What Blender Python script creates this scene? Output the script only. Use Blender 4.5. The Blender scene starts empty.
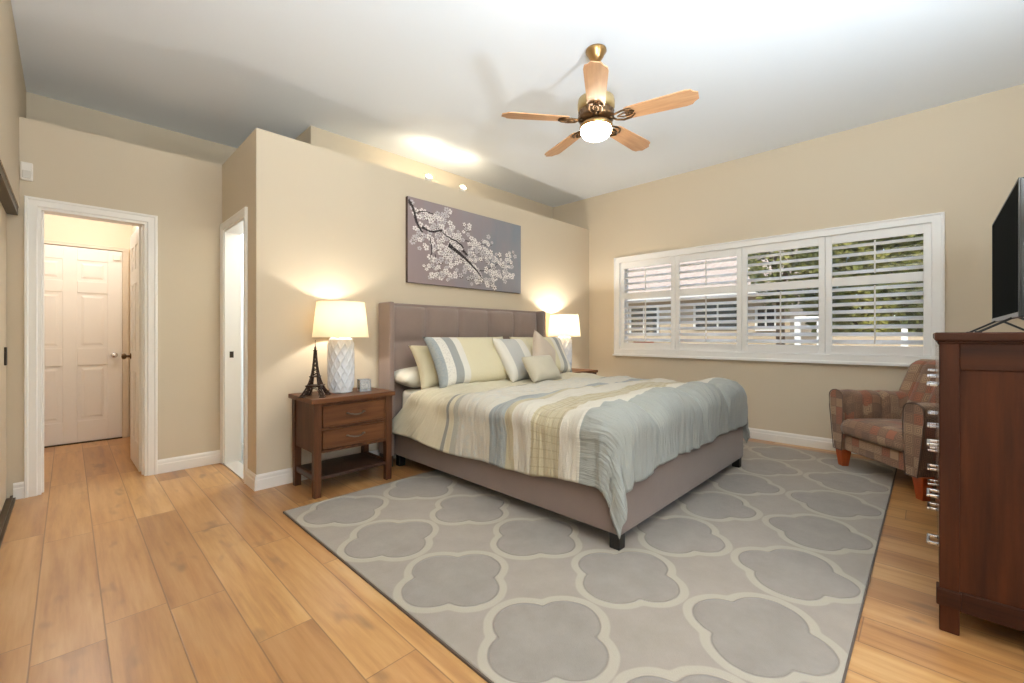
import bpy, bmesh, math, random
from mathutils import Vector, Matrix, noise
random.seed(7)
PI = math.pi
S = bpy.context.scene
COL = S.collection

# ------------------------------------------------------------------ camera, sky, sun, exposure
cam_d = bpy.data.cameras.new('camera'); cam = bpy.data.objects.new('camera', cam_d); COL.objects.link(cam)
YAW = math.atan(444 / 431)                       # angle between the view direction and the +y axis
cam.location = (0, 0, 1.13)
cam.rotation_euler = (PI / 2, 0, -YAW)
cam_d.sensor_width = 36; cam_d.lens = 431 / 1024 * 36
cam_d.shift_y = -(341.5 - 335) / 1024
cam_d.clip_start = 0.05; cam_d.clip_end = 300
S.camera = cam
S.view_settings.view_transform = 'Standard'; S.view_settings.look = 'None'
S.view_settings.gamma = 1; S.view_settings.use_curve_mapping = False
S.view_settings.exposure = 0.14
S.cycles.use_denoising = True
S.cycles.max_bounces = 10; S.cycles.diffuse_bounces = 6; S.cycles.transparent_max_bounces = 16
S.cycles.sample_clamp_indirect = 6
S.cycles.caustics_reflective = False; S.cycles.caustics_refractive = False

W = bpy.data.worlds.new('sky'); S.world = W; W.use_nodes = True
wn = W.node_tree; bg = wn.nodes['Background']
sky = wn.nodes.new('ShaderNodeTexSky'); sky.sky_type = 'NISHITA'; sky.sun_disc = False
sky.sun_elevation = math.radians(48); sky.sun_rotation = math.radians(200)
sky.air_density = 1.0; sky.dust_density = 1.5; sky.ozone_density = 1.0
wn.links.new(sky.outputs[0], bg.inputs[0]); bg.inputs[1].default_value = 0.35

def light(name, kind, loc, power, color=(1, 1, 1), size=0.05, rot=(0, 0, 0), **kw):
    d = bpy.data.lights.new(name, kind); o = bpy.data.objects.new(name, d); COL.objects.link(o)
    o.location = loc; o.rotation_euler = rot; d.energy = power; d.color = color
    if kind in ('POINT', 'SPOT'): d.shadow_soft_size = size
    for k, v in kw.items(): setattr(d, k, v)
    return o

sun = light('sun', 'SUN', (0, 0, 20), 4.2, (1.0, .93, .82)); sun.data.angle = math.radians(1)
sun.rotation_euler = Vector((.75, -.25, -.8)).to_track_quat('-Z', 'Y').to_euler()

def portal(loc, rot, sx, sy):
    o = light('portal', 'AREA', loc, 1, rot=rot, shape='RECTANGLE', size=sx); o.data.size_y = sy; o.data.cycles.is_portal = True
portal((5.40, 1.505, 1.52), (0, PI / 2, 0), 1.3, 3.1)
portal((.98, -.74, 1.10), (PI / 2, 0, 0), 2.3, 2.15)

LAMP_W, LAMP2_W, SPOT_W, HALL_W, BATH_W = 11, 29, 6, 14, 50
light('hall_bulb', 'POINT', (.1, 5.6, 2.3), HALL_W, (1, .95, .89), .08)
light('bathroom_daylight', 'POINT', (1.75, 4.3, 2.2), BATH_W, (.86, .94, 1), .1)  # unseen point light standing in for cool daylight in the bathroom

# ------------------------------------------------------------------ helpers: colours and materials
def lin(c):
    if isinstance(c, str):
        c = [int(c[i:i + 2], 16) / 255 for i in (0, 2, 4)]
    else: c = [v / 255 for v in c]
    return tuple(v / 12.92 if v <= .04045 else ((v + .055) / 1.055) ** 2.4 for v in c) + (1,)

class NT:
    def __init__(s, m): s.t = m.node_tree; s.n = s.t.nodes; s.bsdf = s.n.get('Principled BSDF')
    def add(s, ty, props=None, **ins):
        n = s.n.new(ty)
        for k, v in (props or {}).items(): setattr(n, k, v)
        for k, v in ins.items(): s.set(n, k.replace('_', ' '), v)
        return n
    def set(s, n, k, v):
        if isinstance(k, str) and k.isdigit(): k = int(k)
        i = n.inputs[k]
        if isinstance(v, bpy.types.Node): v = v.outputs[0]
        if isinstance(v, bpy.types.NodeSocket): s.t.links.new(v, i)
        else: i.default_value = v
    def math(s, op, a, b=None, c=None, clamp=False):
        n = s.n.new('ShaderNodeMath'); n.operation = op; n.use_clamp = clamp
        for i, v in enumerate((a, b, c)):
            if v is not None: s.set(n, i, v)
        return n.outputs[0]
    def mix(s, f, a, b, bt='MIX'):
        n = s.n.new('ShaderNodeMix'); n.data_type = 'RGBA'; n.blend_type = bt
        s.set(n, 0, f); s.set(n, 6, a); s.set(n, 7, b); return n.outputs[2]
    def xyz(s, v):
        n = s.n.new('ShaderNodeSeparateXYZ'); s.set(n, 0, v); return n.outputs
    def comb(s, x, y, z=0):
        n = s.n.new('ShaderNodeCombineXYZ')
        for i, v in enumerate((x, y, z)): s.set(n, i, v)
        return n.outputs[0]
    def coord(s, what='Object'): return s.n.new('ShaderNodeTexCoord').outputs[what]
    def noise(s, vec, scale, detail=3, rough=.55, out='Fac'):
        n = s.add('ShaderNodeTexNoise', Vector=vec, Scale=scale, Detail=detail, Roughness=rough)
        return n.outputs[out if out in n.outputs.keys() else 0]
    def ramp(s, f, stops, interp='LINEAR'):
        n = s.n.new('ShaderNodeValToRGB'); r = n.color_ramp; r.interpolation = interp
        while len(r.elements) < len(stops): r.elements.new(0.5)
        for e, (p, c) in zip(r.elements, stops): e.position = p; e.color = c
        s.set(n, 0, f); return n.outputs[0]
    def sstep(s, v, a, b):
        n = s.n.new('ShaderNodeMapRange'); n.interpolation_type = 'SMOOTHSTEP'
        s.set(n, 0, v); s.set(n, 1, a); s.set(n, 2, b); s.set(n, 3, 0.); s.set(n, 4, 1.); return n.outputs[0]
    def bump(s, h, strength=.3, dist=.01):
        n = s.add('ShaderNodeBump', Strength=strength, Distance=dist, Height=h); s.set(s.bsdf, 'Normal', n.outputs[0])
    def base(s, v): s.set(s.bsdf, 'Base Color', v)

def mat(name, color='808080', rough=.6, metal=0., spec=.5, **kw):
    m = bpy.data.materials.new(name); m.use_nodes = True
    b = m.node_tree.nodes['Principled BSDF']
    b.inputs['Base Color'].default_value = lin(color); b.inputs['Roughness'].default_value = rough
    b.inputs['Metallic'].default_value = metal; b.inputs['Specular IOR Level'].default_value = spec
    for k, v in kw.items(): b.inputs[k.replace('_', ' ')].default_value = v
    return m

def m_paint(name, color, bump=.06, rough=.75):
    m = mat(name, color, rough, spec=.3); t = NT(m); t.bump(t.noise(t.coord(), 90, 4), bump, .004); return m
def m_wood(name, c1, c2, scale=1., axis=2, rough=.42, fine=1.):
    m = mat(name, c1, rough); t = NT(m)
    x, y, z = t.xyz(t.coord())
    sc = [14 * scale] * 3; sc[axis] = 1.1 * scale
    v = t.comb(t.math('MULTIPLY', x, sc[0]), t.math('MULTIPLY', y, sc[1]), t.math('MULTIPLY', z, sc[2]))
    n = t.noise(v, 2.0, 6, .62)
    n2 = t.noise(v, .5, 2)
    f = t.math('ADD', t.math('MULTIPLY', n, .7), t.math('MULTIPLY', n2, .4))
    t.base(t.ramp(f, [(.35, lin(c1)), (.72, lin(c2))]))
    t.bump(n, .08 * fine, .003); return m
def m_fabric(name, color, color2=None, scale=700, bump=.25, rough=.9):
    m = mat(name, color, rough, spec=.15, Sheen_Weight=.25); t = NT(m)
    n = t.noise(t.coord(), scale, 2); n2 = t.noise(t.coord(), 9, 3)
    t.base(t.mix(t.math('MULTIPLY', t.math('ADD', n, n2), .5), lin(color), lin(color2 or color)))
    t.bump(n, bump, .002); return m

M = {}
M['wall'] = m_paint('tan_wall_paint', (210, 196, 174))
M['ceil'] = m_paint('ceiling_paint', (236, 242, 250))
M['white'] = mat('white_trim_paint', (240, 236, 230), .38)
M['door'] = mat('door_paint', (238, 232, 224), .42)
M['shutter'] = mat('shutter_paint', (240, 238, 236), .4)
M['hallwall'] = m_paint('hall_paint', (232, 218, 196))
M['bathwall'] = m_paint('bathroom_paint', (228, 232, 234))
M['tile'] = mat('bathroom_tile', (150, 148, 144), .4)
M['closet'] = mat('closet_door_paint', (205, 186, 158), .45)
M['track'] = mat('bronze_track', (78, 62, 44), .4, .6)
M['black'] = mat('black_plastic', (14, 14, 15), .35)
M['dark'] = mat('black_wood', (18, 15, 13), .4)
M['bronze'] = mat('bronze_metal', (96, 72, 48), .35, .8)
M['brass'] = mat('antique_brass', (176, 140, 92), .3, .9)
M['chrome'] = mat('polished_nickel', (215, 215, 220), .18, 1.)
M['plate'] = mat('latch_metal', (60, 52, 46), .35, .8)
M['plastic'] = mat('white_plastic', (236, 230, 222), .45)
M['headboard'] = m_fabric('brown_grey_linen', (152, 134, 126), (134, 117, 110))
M['rail'] = m_fabric('brown_grey_linen_rail', (136, 119, 110), (118, 102, 95))
M['night'] = m_wood('walnut_side', (58, 34, 22), (96, 60, 38), 1.2, 2)
M['nightx'] = m_wood('walnut_across', (70, 41, 26), (116, 74, 46), 1.2, 0)
M['shelf'] = m_wood('dark_shelf_wood', (44, 26, 18), (66, 40, 26), 1.2, 0)
M['dress'] = m_wood('dresser_wood', (38, 17, 8), (80, 40, 18), .8, 2, .55)
M['dressx'] = m_wood('dresser_wood_across', (40, 19, 9), (76, 39, 19), .8, 1, .55)
M['drawer'] = mat('drawer_lacquer', (88, 52, 34), .22, Coat_Weight=.6, Coat_Roughness=.1)
M['legwood'] = m_wood('cherry_leg_wood', (150, 62, 26), (186, 88, 40), 1.5, 2)
M['mattress'] = m_fabric('white_sheet', (236, 230, 216), (226, 220, 204))
M['cream'] = m_fabric('cream_cotton', (218, 208, 178), (206, 196, 166))
M['ceramic'] = mat('white_ceramic', (226, 228, 234), .25, Coat_Weight=.3)
M['bulb'] = mat('bulb_glow', 'ffffff'); b_ = M['bulb'].node_tree.nodes['Principled BSDF']
b_.inputs['Emission Color'].default_value = lin((255, 226, 180)); b_.inputs['Emission Strength'].default_value = 6
M['spotglow'] = mat('spot_glow', 'ffffff'); b_ = M['spotglow'].node_tree.nodes['Principled BSDF']
b_.inputs['Emission Color'].default_value = lin((255, 238, 205)); b_.inputs['Emission Strength'].default_value = 25
M['globe'] = mat('frosted_globe', 'ffffff'); b_ = M['globe'].node_tree.nodes['Principled BSDF']
b_.inputs['Emission Color'].default_value = lin((255, 240, 214)); b_.inputs['Emission Strength'].default_value = 35
M['screen'] = mat('tv_screen', (9, 12, 12), .5, spec=.05, IOR=1.08)
M['silver'] = mat('silver_plastic', (170, 172, 178), .3, .6)
M['tower'] = mat('dark_bronze_cast', (66, 50, 42), .45, .5)

def m_shade():
    m = bpy.data.materials.new('lampshade_linen'); m.use_nodes = True; t = m.node_tree
    t.nodes.remove(t.nodes['Principled BSDF']); out = t.nodes['Material Output']
    d = t.nodes.new('ShaderNodeBsdfDiffuse'); d.inputs[0].default_value = lin((245, 232, 205))
    r = t.nodes.new('ShaderNodeBsdfTranslucent'); r.inputs[0].default_value = lin((216, 196, 158))
    mx = t.nodes.new('ShaderNodeMixShader'); mx.inputs[0].default_value = .22
    t.links.new(d.outputs[0], mx.inputs[1]); t.links.new(r.outputs[0], mx.inputs[2]); t.links.new(mx.outputs[0], out.inputs[0]); return m
M['shade'] = m_shade()
def m_glass():
    m = bpy.data.materials.new('window_glass'); m.use_nodes = True; t = m.node_tree
    t.nodes.remove(t.nodes['Principled BSDF']); out = t.nodes['Material Output']
    a = t.nodes.new('ShaderNodeBsdfTransparent'); a.inputs[0].default_value = (.94, .96, .95, 1)
    g = t.nodes.new('ShaderNodeBsdfGlossy'); g.inputs['Roughness'].default_value = .02
    mx = t.nodes.new('ShaderNodeMixShader'); mx.inputs[0].default_value = .05
    t.links.new(a.outputs[0], mx.inputs[1]); t.links.new(g.outputs[0], mx.inputs[2]); t.links.new(mx.outputs[0], out.inputs[0]); return m
M['glass'] = m_glass()
def m_crystal():
    m = m_glass(); m.name = 'candle_glass'
    for n in m.node_tree.nodes:
        if n.type == 'MIX_SHADER': n.inputs[0].default_value = .35
        if n.type == 'BSDF_TRANSPARENT': n.inputs[0].default_value = (.8, .78, .72, 1)
    return m
M['crystal'] = m_crystal()

def m_floor():
    m = mat('oak_planks', (200, 150, 100), .4, spec=.9); t = NT(m)
    x, y, z = t.xyz(t.coord())
    px = t.math('DIVIDE', t.math('SUBTRACT', x, .1 - .193 * 40), .193)
    ix = t.math('FLOOR', px); fx = t.math('FRACT', px)
    w1 = t.add('ShaderNodeTexWhiteNoise', {'noise_dimensions': '1D'}, W=ix).outputs[0]
    py = t.math('DIVIDE', t.math('ADD', y, t.math('ADD', t.math('MULTIPLY', w1, 1.3), 20.)), 1.25)
    iy = t.math('FLOOR', py); fy = t.math('FRACT', py)
    rnd = t.add('ShaderNodeTexWhiteNoise', {'noise_dimensions': '2D'}, Vector=t.comb(ix, iy))
    r = rnd.outputs[0]
    sh = t.math('MULTIPLY', r, 30.)
    g = t.noise(t.comb(t.math('ADD', t.math('MULTIPLY', x, 26.), sh), t.math('MULTIPLY', y, 1.5), sh), 1., 6, .6)
    g2 = t.noise(t.comb(t.math('ADD', t.math('MULTIPLY', x, 7.), sh), t.math('MULTIPLY', y, 1.0), sh), 1., 4, .65)
    kn = t.noise(t.comb(t.math('ADD', t.math('MULTIPLY', x, 9.), sh), t.math('MULTIPLY', y, 3.2), sh), 1., 2)
    f = t.math('ADD', t.math('MULTIPLY', g, .70), t.math('MULTIPLY', g2, .52))
    c = t.ramp(f, [(.34, lin((136, 90, 50))), (.50, lin((176, 130, 80))), (.62, lin((193, 149, 96))), (.8, lin((208, 170, 122)))])
    tone = t.ramp(r, [(0., lin((222, 205, 190))), (.5, lin((244, 232, 220))), (1., lin((255, 250, 238)))])
    c = t.mix(1., c, tone, 'MULTIPLY')
    c = t.mix(t.math('MULTIPLY', t.sstep(kn, .62, .78), .6), c, lin((108, 78, 56)))
    ex = t.math('MINIMUM', fx, t.math('SUBTRACT', 1., fx)); ey = t.math('MINIMUM', fy, t.math('SUBTRACT', 1., fy))
    seam = t.math('MAXIMUM', t.math('SUBTRACT', 1., t.sstep(ex, .006, .018)), t.math('SUBTRACT', 1., t.sstep(ey, .0008, .0025)))
    c = t.mix(t.math('MULTIPLY', seam, .62), c, lin((98, 66, 42)))
    t.base(c)
    t.set(t.bsdf, 'Roughness', t.math('ADD', t.math('MULTIPLY', g, .18), .24))
    t.bump(t.math('SUBTRACT', t.math('MULTIPLY', g, .15), seam), .25, .002); return m
M['floor'] = m_floor()

RUG = (.95, 5.0, .2, 2.95)
def m_rug():
    m = mat('trellis_rug', (170, 160, 150), .95, spec=.1, Sheen_Weight=.3); t = NT(m)
    o = t.coord(); x, y, z = t.xyz(o)
    wob = t.noise(o, 5., 2); wob2 = t.noise(o, 4.3, 2)
    x = t.math('ADD', x, t.math('MULTIPLY', t.math('SUBTRACT', wob, .5), .02)); y = t.math('ADD', y, t.math('MULTIPLY', t.math('SUBTRACT', wob2, .5), .02))
    PX, PY = .576, .556
    def cell(v, o0, p):
        q = t.math('FRACT', t.math('ADD', t.math('DIVIDE', t.math('SUBTRACT', v, o0), p), 40.5))
        return t.math('ABSOLUTE', t.math('MULTIPLY', t.math('SUBTRACT', q, .5), p))
    qx = cell(x, 1.235, PX); qy = cell(y, 1.015, PY)
    def ln(a, b): return t.math('SQRT', t.math('ADD', t.math('MULTIPLY', a, a), t.math('MULTIPLY', b, b)))
    d1 = t.math('SUBTRACT', ln(t.math('SUBTRACT', qx, .118), qy), .152)
    d2 = t.math('SUBTRACT', ln(qx, t.math('SUBTRACT', qy, .112)), .148)
    d = t.math('SMOOTH_MIN', d1, d2, .02)
    n = t.math('ADD', t.math('MULTIPLY', t.math('SUBTRACT', t.noise(o, 6., 5, .7), .5), 2.0), .5, clamp=True); nf = t.noise(o, 260., 2)
    g = t.mix(n, lin((132, 124, 115)), lin((152, 143, 133)))
    oc = t.mix(n, lin((145, 135, 123)), lin((160, 149, 137)))
    cr = lin((174, 164, 148))
    inside = t.math('SUBTRACT', 1., t.sstep(d, -.026, -.018))
    outside = t.sstep(d, .012, .020)
    c = t.mix(outside, cr, oc); c = t.mix(inside, c, g)
    edge = t.math('MULTIPLY', t.sstep(d, -.030, -.023), t.math('SUBTRACT', 1., t.sstep(d, -.023, -.016)))
    c = t.mix(t.math('MULTIPLY', edge, .5), c, lin((118, 108, 100)))
    c = t.mix(t.math('MULTIPLY', nf, .25), c, lin((140, 132, 124)))
    t.base(c)
    h = t.math('ADD', t.math('MULTIPLY', t.math('SUBTRACT', 1., edge), 1.), t.math('MULTIPLY', nf, .5))
    t.bump(h, .5, .006); return m
M['rug'] = m_rug()
M['rugedge'] = mat('rug_binding', (96, 84, 76), .9)

def m_stripes(name, stops, axis='X', dots=(), ruche=0, grid=None):
    """bands along one UV axis; stops = [(position, colour), ...] constant"""
    m = mat(name, 'ffffff', .88, spec=.15, Sheen_Weight=.2); t = NT(m)
    uv = t.coord('UV'); u, v, _ = t.xyz(uv); a = u if axis == 'X' else v
    a2 = t.math('ADD', a, t.math('MULTIPLY', t.math('SUBTRACT', t.noise(uv, 5., 2), .5), .006))
    c = t.ramp(a2, [(p, lin(k)) for p, k in stops], 'CONSTANT')
    vor = t.add('ShaderNodeTexVoronoi', Vector=uv, Scale=55.).outputs[0]
    for lo, hi, col in dots:
        band = t.math('MULTIPLY', t.math('GREATER_THAN', a2, lo), t.math('LESS_THAN', a2, hi))
        c = t.mix(t.math('MULTIPLY', t.math('MULTIPLY', band, t.math('SUBTRACT', 1., t.sstep(vor, .25, .45))), .6), c, lin(col))
    fine = t.noise(uv, 300., 2); wr = t.noise(uv, 26., 3)
    if ruche:
        wa = t.noise(t.comb(t.math('MULTIPLY', u, 7.), t.math('MULTIPLY', v, 75.)), 1., 3); wb = t.noise(t.comb(t.math('MULTIPLY', u, 90.), t.math('MULTIPLY', v, 6.)), 1., 3)
        k = t.sstep(v, ruche - .02, ruche + .02)
        wr = t.math('ADD', t.math('MULTIPLY', wa, t.math('SUBTRACT', 1., k)), t.math('MULTIPLY', wb, k))
        gx = t.math('FRACT', t.math('MULTIPLY', u, 52.)); gy = t.math('FRACT', t.math('MULTIPLY', v, 44.))
        gl = t.math('MAXIMUM', t.math('LESS_THAN', gx, .14), t.math('LESS_THAN', gy, .14))
        band = t.math('MULTIPLY', t.math('GREATER_THAN', a2, grid[0]), t.math('LESS_THAN', a2, grid[1]))
        c = t.mix(t.math('MULTIPLY', t.math('MULTIPLY', band, gl), .4), c, lin((150, 138, 108)))
        t.base(c); t.bump(t.math('ADD', t.math('MULTIPLY', fine, .1), wr), .8, .022); return m
    t.base(c); t.bump(t.math('ADD', t.math('MULTIPLY', fine, .2), wr), .3, .008); return m

for k_ in ('dress', 'dressx', 'night', 'nightx'): M[k_].node_tree.nodes['Principled BSDF'].inputs['Specular IOR Level'].default_value = .18

# ------------------------------------------------------------------ helpers: mesh
class MB:
    def __init__(s): s.bm = bmesh.new(); s.mi = 0; s.uv = None
    def _set(s, faces):
        for f in faces: f.material_index = s.mi
    def box(s, x0, x1, y0, y1, z0, z1):
        v = [s.bm.verts.new((x, y, z)) for x in (x0, x1) for y in (y0, y1) for z in (z0, z1)]
        s._set([s.bm.faces.new([v[i] for i in q]) for q in ((0, 1, 3, 2), (4, 6, 7, 5), (0, 4, 5, 1), (2, 3, 7, 6), (0, 2, 6, 4), (1, 5, 7, 3))]); return s
    def frustum(s, c0, s0, c1, s1):
        """tapered square post from (centre, half sizes) to (centre, half sizes)"""
        v = []
        for c, h in ((c0, s0), (c1, s1)):
            for sx, sy in ((-1, -1), (1, -1), (1, 1), (-1, 1)): v.append(s.bm.verts.new((c[0] + sx * h[0], c[1] + sy * h[1], c[2])))
        s._set([s.bm.faces.new([v[i] for i in q]) for q in ((3, 2, 1, 0), (4, 5, 6, 7), (0, 1, 5, 4), (1, 2, 6, 5), (2, 3, 7, 6), (3, 0, 4, 7))]); return s
    def lathe(s, prof, n=32, c=(0, 0, 0), fn=None, smooth=True):
        rings = []
        for r, z in prof:
            if r < 1e-6: rings.append([s.bm.verts.new((c[0], c[1], c[2] + z))])
            else:
                ring = []
                for k in range(n):
                    a = 2 * PI * k / n; rr = r + (fn(a, z) if fn else 0)
                    ring.append(s.bm.verts.new((c[0] + rr * math.cos(a), c[1] + rr * math.sin(a), c[2] + z)))
                rings.append(ring)
        fs = []
        for A, B in zip(rings, rings[1:]):
            for k in range(n):
                j = (k + 1) % n
                if len(A) == 1 and len(B) == 1: continue
                if len(A) == 1: fs.append(s.bm.faces.new((A[0], B[k], B[j])))
                elif len(B) == 1: fs.append(s.bm.faces.new((A[k], B[0], A[j])))
                else: fs.append(s.bm.faces.new((A[k], B[k], B[j], A[j])))
        for f in fs: f.smooth = smooth
        s._set(fs); return s
    def tube(s, pts, r, n=8, caps=True, smooth=True):
        pts = [Vector(p) for p in pts]; rs = r if isinstance(r, (list, tuple)) else [r] * len(pts)
        rings = []; up = Vector((0, 0, 1))
        for i, p in enumerate(pts):
            t = (pts[min(i + 1, len(pts) - 1)] - pts[max(i - 1, 0)]).normalized()
            a = t.cross(up)
            if a.length < 1e-3: a = t.cross(Vector((1, 0, 0)))
            a.normalize(); b = a.cross(t).normalized()
            rings.append([s.bm.verts.new(p + rs[i] * (a * math.cos(2 * PI * k / n) + b * math.sin(2 * PI * k / n))) for k in range(n)])
        fs = []
        for A, B in zip(rings, rings[1:]):
            for k in range(n):
                f = s.bm.faces.new((A[k], A[(k + 1) % n], B[(k + 1) % n], B[k])); f.smooth = smooth; fs.append(f)
        if caps: fs += [s.bm.faces.new(rings[0][::-1]), s.bm.faces.new(rings[-1])]
        s._set(fs); return s
    def bar(s, a, b, w, h):
        a = Vector(a); b = Vector(b); t = (b - a).normalized(); u = t.cross(Vector((0, 0, 1)))
        if u.length < 1e-3: u = Vector((1, 0, 0))
        u.normalize(); n = u.cross(t).normalized(); v = []
        for p in (a, b):
            for q in ((-1, -1), (1, -1), (1, 1), (-1, 1)): v.append(s.bm.verts.new(p + u * q[0] * w / 2 + n * q[1] * h / 2))
        s._set([s.bm.faces.new([v[i] for i in q]) for q in ((3, 2, 1, 0), (4, 5, 6, 7), (0, 1, 5, 4), (1, 2, 6, 5), (2, 3, 7, 6), (3, 0, 4, 7))]); return s
    def prism(s, poly, axis, a, b, smooth=False):
        """poly in the two other axes (cyclic order), extruded along axis from a to b"""
        def P(p, q):
            return {'x': (q, p[0], p[1]), 'y': (p[0], q, p[1]), 'z': (p[0], p[1], q)}[axis]
        A = [s.bm.verts.new(P(p, a)) for p in poly]; B = [s.bm.verts.new(P(p, b)) for p in poly]
        n = len(poly); fs = [s.bm.faces.new(A[::-1]), s.bm.faces.new(B)]
        for i in range(n):
            f = s.bm.faces.new((A[i], A[(i + 1) % n], B[(i + 1) % n], B[i])); f.smooth = smooth; fs.append(f)
        s._set(fs); return s
    def grid(s, nu, nv, fn, smooth=True, uvfn=None, flip=False):
        V = [[s.bm.verts.new(fn(i / nu, j / nv)) for j in range(nv + 1)] for i in range(nu + 1)]
        lay = s.bm.loops.layers.uv.verify() if uvfn else None
        for i in range(nu):
            for j in range(nv):
                q = [(i, j), (i + 1, j), (i + 1, j + 1), (i, j + 1)]
                if flip: q = q[::-1]
                f = s.bm.faces.new([V[a][b] for a, b in q]); f.smooth = smooth; f.material_index = s.mi
                if lay:
                    for l, (a, b) in zip(f.loops, q): l[lay].uv = uvfn(a / nu, b / nv)
        return V
    def boxuv(s, sc=1.):
        lay = s.bm.loops.layers.uv.verify()
        s.bm.normal_update()
        for f in s.bm.faces:
            n = f.normal; ax = max(range(3), key=lambda i: abs(n[i])); o = [i for i in range(3) if i != ax]
            for l in f.loops: l[lay].uv = (l.vert.co[o[0]] * sc + ax * .37, l.vert.co[o[1]] * sc)
        return s
    def build(s, name, mats, parent=None, bevel=0, seg=2, recalc=True, sub=0, solid=0):
        if recalc: bmesh.ops.recalc_face_normals(s.bm, faces=s.bm.faces)
        me = bpy.data.meshes.new(name); s.bm.to_mesh(me); s.bm.free()
        for m in (mats if isinstance(mats, list) else [mats]): me.materials.append(m)
        o = bpy.data.objects.new(name, me); COL.objects.link(o)
        if parent: o.parent = parent
        if solid: d = o.modifiers.new('solid', 'SOLIDIFY'); d.thickness = solid; d.offset = -1
        if bevel:
            d = o.modifiers.new('bevel', 'BEVEL'); d.width = bevel; d.segments = seg; d.limit_method = 'ANGLE'; d.angle_limit = math.radians(40); d.harden_normals = False
        if sub: d = o.modifiers.new('subdiv', 'SUBSURF'); d.levels = sub; d.render_levels = sub
        return o

def tag(o, label, cat, group=None):
    o['label'] = label; o['category'] = cat
    if group: o['group'] = group
    return o
def thing(name, label, cat, loc=(0, 0, 0), rz=0, group=None):
    o = bpy.data.objects.new(name, None); COL.objects.link(o); o.location = loc; o.rotation_euler = (0, 0, rz)
    o.empty_display_size = .1
    return tag(o, label, cat, group)
def struct(o, parent=None):
    o['kind'] = 'structure'; return o
def dup(root, loc=None, rz=None, label=None):
    r = root.copy(); COL.objects.link(r)
    if loc is not None: r.location = loc
    if rz is not None: r.rotation_euler = (0, 0, rz)
    if label: r['label'] = label
    for ch in list(root.children):
        c = ch.copy(); COL.objects.link(c); c.parent = r
        for g in list(ch.children):
            d = g.copy(); COL.objects.link(d); d.parent = c
    return r

# ------------------------------------------------------------------ the room
WX, PY_, DY, CX, LX, CZ, LZ = 5.22, 3.52, 4.52, .955, -.235, 3.1, 2.64   # window wall, bed wall, doorway wall, return wall, left wall, ceiling, ledge
FY = -.62
struct(MB().box(-.45, 5.36, -.78, 6.6, -.12, 0).build('floor', M['floor']))
struct(MB().box(-.45, 5.36, -.78, 5.45, CZ, CZ + .12).build('ceiling', M['ceil']))
# window wall
WY0, WY1, WZ0, WZ1 = -.01, 3.02, .93, 2.12     # opening
b = MB()
b.box(WX, 5.36, -.78, WY0, 0, CZ); b.box(WX, 5.36, WY1, 5.45, 0, CZ); b.box(WX, 5.36, WY0, WY1, 0, WZ0); b.box(WX, 5.36, WY0, WY1, WZ1, CZ)
struct(b.build('wall_right', M['wall']))
# half-height bed wall and its return, with a doorway to the bathroom
RY0, RY1 = 3.80, 4.44
b = MB(); b.box(CX, WX, PY_, PY_ + .12, 0, LZ)
struct(b.build('wall_back', M['wall']))
b = MB(); b.box(CX, CX + .12, PY_ + .12, RY0, 0, LZ); b.box(CX, CX + .12, RY1, DY + .12, 0, LZ); b.box(CX, CX + .12, RY0, RY1, 2.045, LZ)
struct(b.build('wall_bathroom', M['wall']))
# doorway wall
OX0, OX1 = -.15, .445
b = MB(); b.box(-.45, OX0, DY, DY + .12, 0, LZ); b.box(OX1, CX, DY, DY + .12, 0, LZ); b.box(OX0, OX1, DY, DY + .12, 2.035, LZ)
struct(b.build('wall_doorway', M['wall']))
# plant ledge over the bathroom and the hall, upper walls
b = MB(); b.box(CX + .12, WX, PY_ + .12, 5.25, LZ - .08, LZ); b.box(-.235, CX + .12, DY + .12, 5.25, LZ - .08, LZ)
struct(b.build('ledge_top', M['wall']))
b = MB(); b.box(-.45, 1.6, 5.25, 5.37, LZ - .08, CZ); struct(b.build('wall_upper_hall', M['wall']))
b = MB(); b.box(1.59, WX, 4.18, 4.30, LZ, CZ); b.box(1.59, 1.71, 4.30, 5.25, LZ, CZ); struct(b.build('wall_upper_bed', M['wall']))
# left wall over the closet, closet doors
b = MB(); b.box(-.45, LX, -.62, 5.25, 2.01, CZ); b.box(-.45, LX, -.62, .6, 0, 2.01)
struct(b.build('wall_left', M['wall']))
b = MB(); b.box(-.40, -.30, .6, 2.6, .02, 2.0)
cd = struct(b.build('door_1', M['closet']))
b = MB(); b.box(-.36, -.292, 2.55, DY - .005, .02, 2.0)
cd2 = struct(b.build('door_2', M['closet'], bevel=.004))
MB().box(-.292, -.280, 4.35, 4.39, .93, 1.05).build('handle', M['plate'], cd2, bevel=.003)
b = MB(); b.box(-.36, LX - .005, .6, DY - .003, 1.955, 2.01); b.box(-.36, -.25, .6, DY - .003, 0, .016); b.box(-.275, -.262, .6, DY - .003, .016, .03)
struct(b.build('trim_1', M['track']))
# wall behind the camera; its wide glass door is added to let daylight in
GX0, GX1 = -.17, 2.13
b = MB(); b.box(-.45, GX0, -.78, FY, 0, CZ); b.box(GX1, 5.36, -.78, FY, 0, CZ); b.box(GX0, GX1, -.78, FY, 2.2, CZ)
struct(b.build('wall_front', M['wall']))
b = MB()
for x in (GX0, .95, GX1 - .06): b.box(x, x + .06, -.73, -.68, 0, 2.2)
b.box(GX0, GX1, -.73, -.68, 2.14, 2.2); b.box(GX0, GX1, -.73, -.68, 0, .06)
gd = struct(b.build('added_glass_door', M['white']))
MB().box(GX0 + .06, GX1 - .06, -.708, -.702, .06, 2.14).build('pane', M['glass'], gd)
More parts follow.
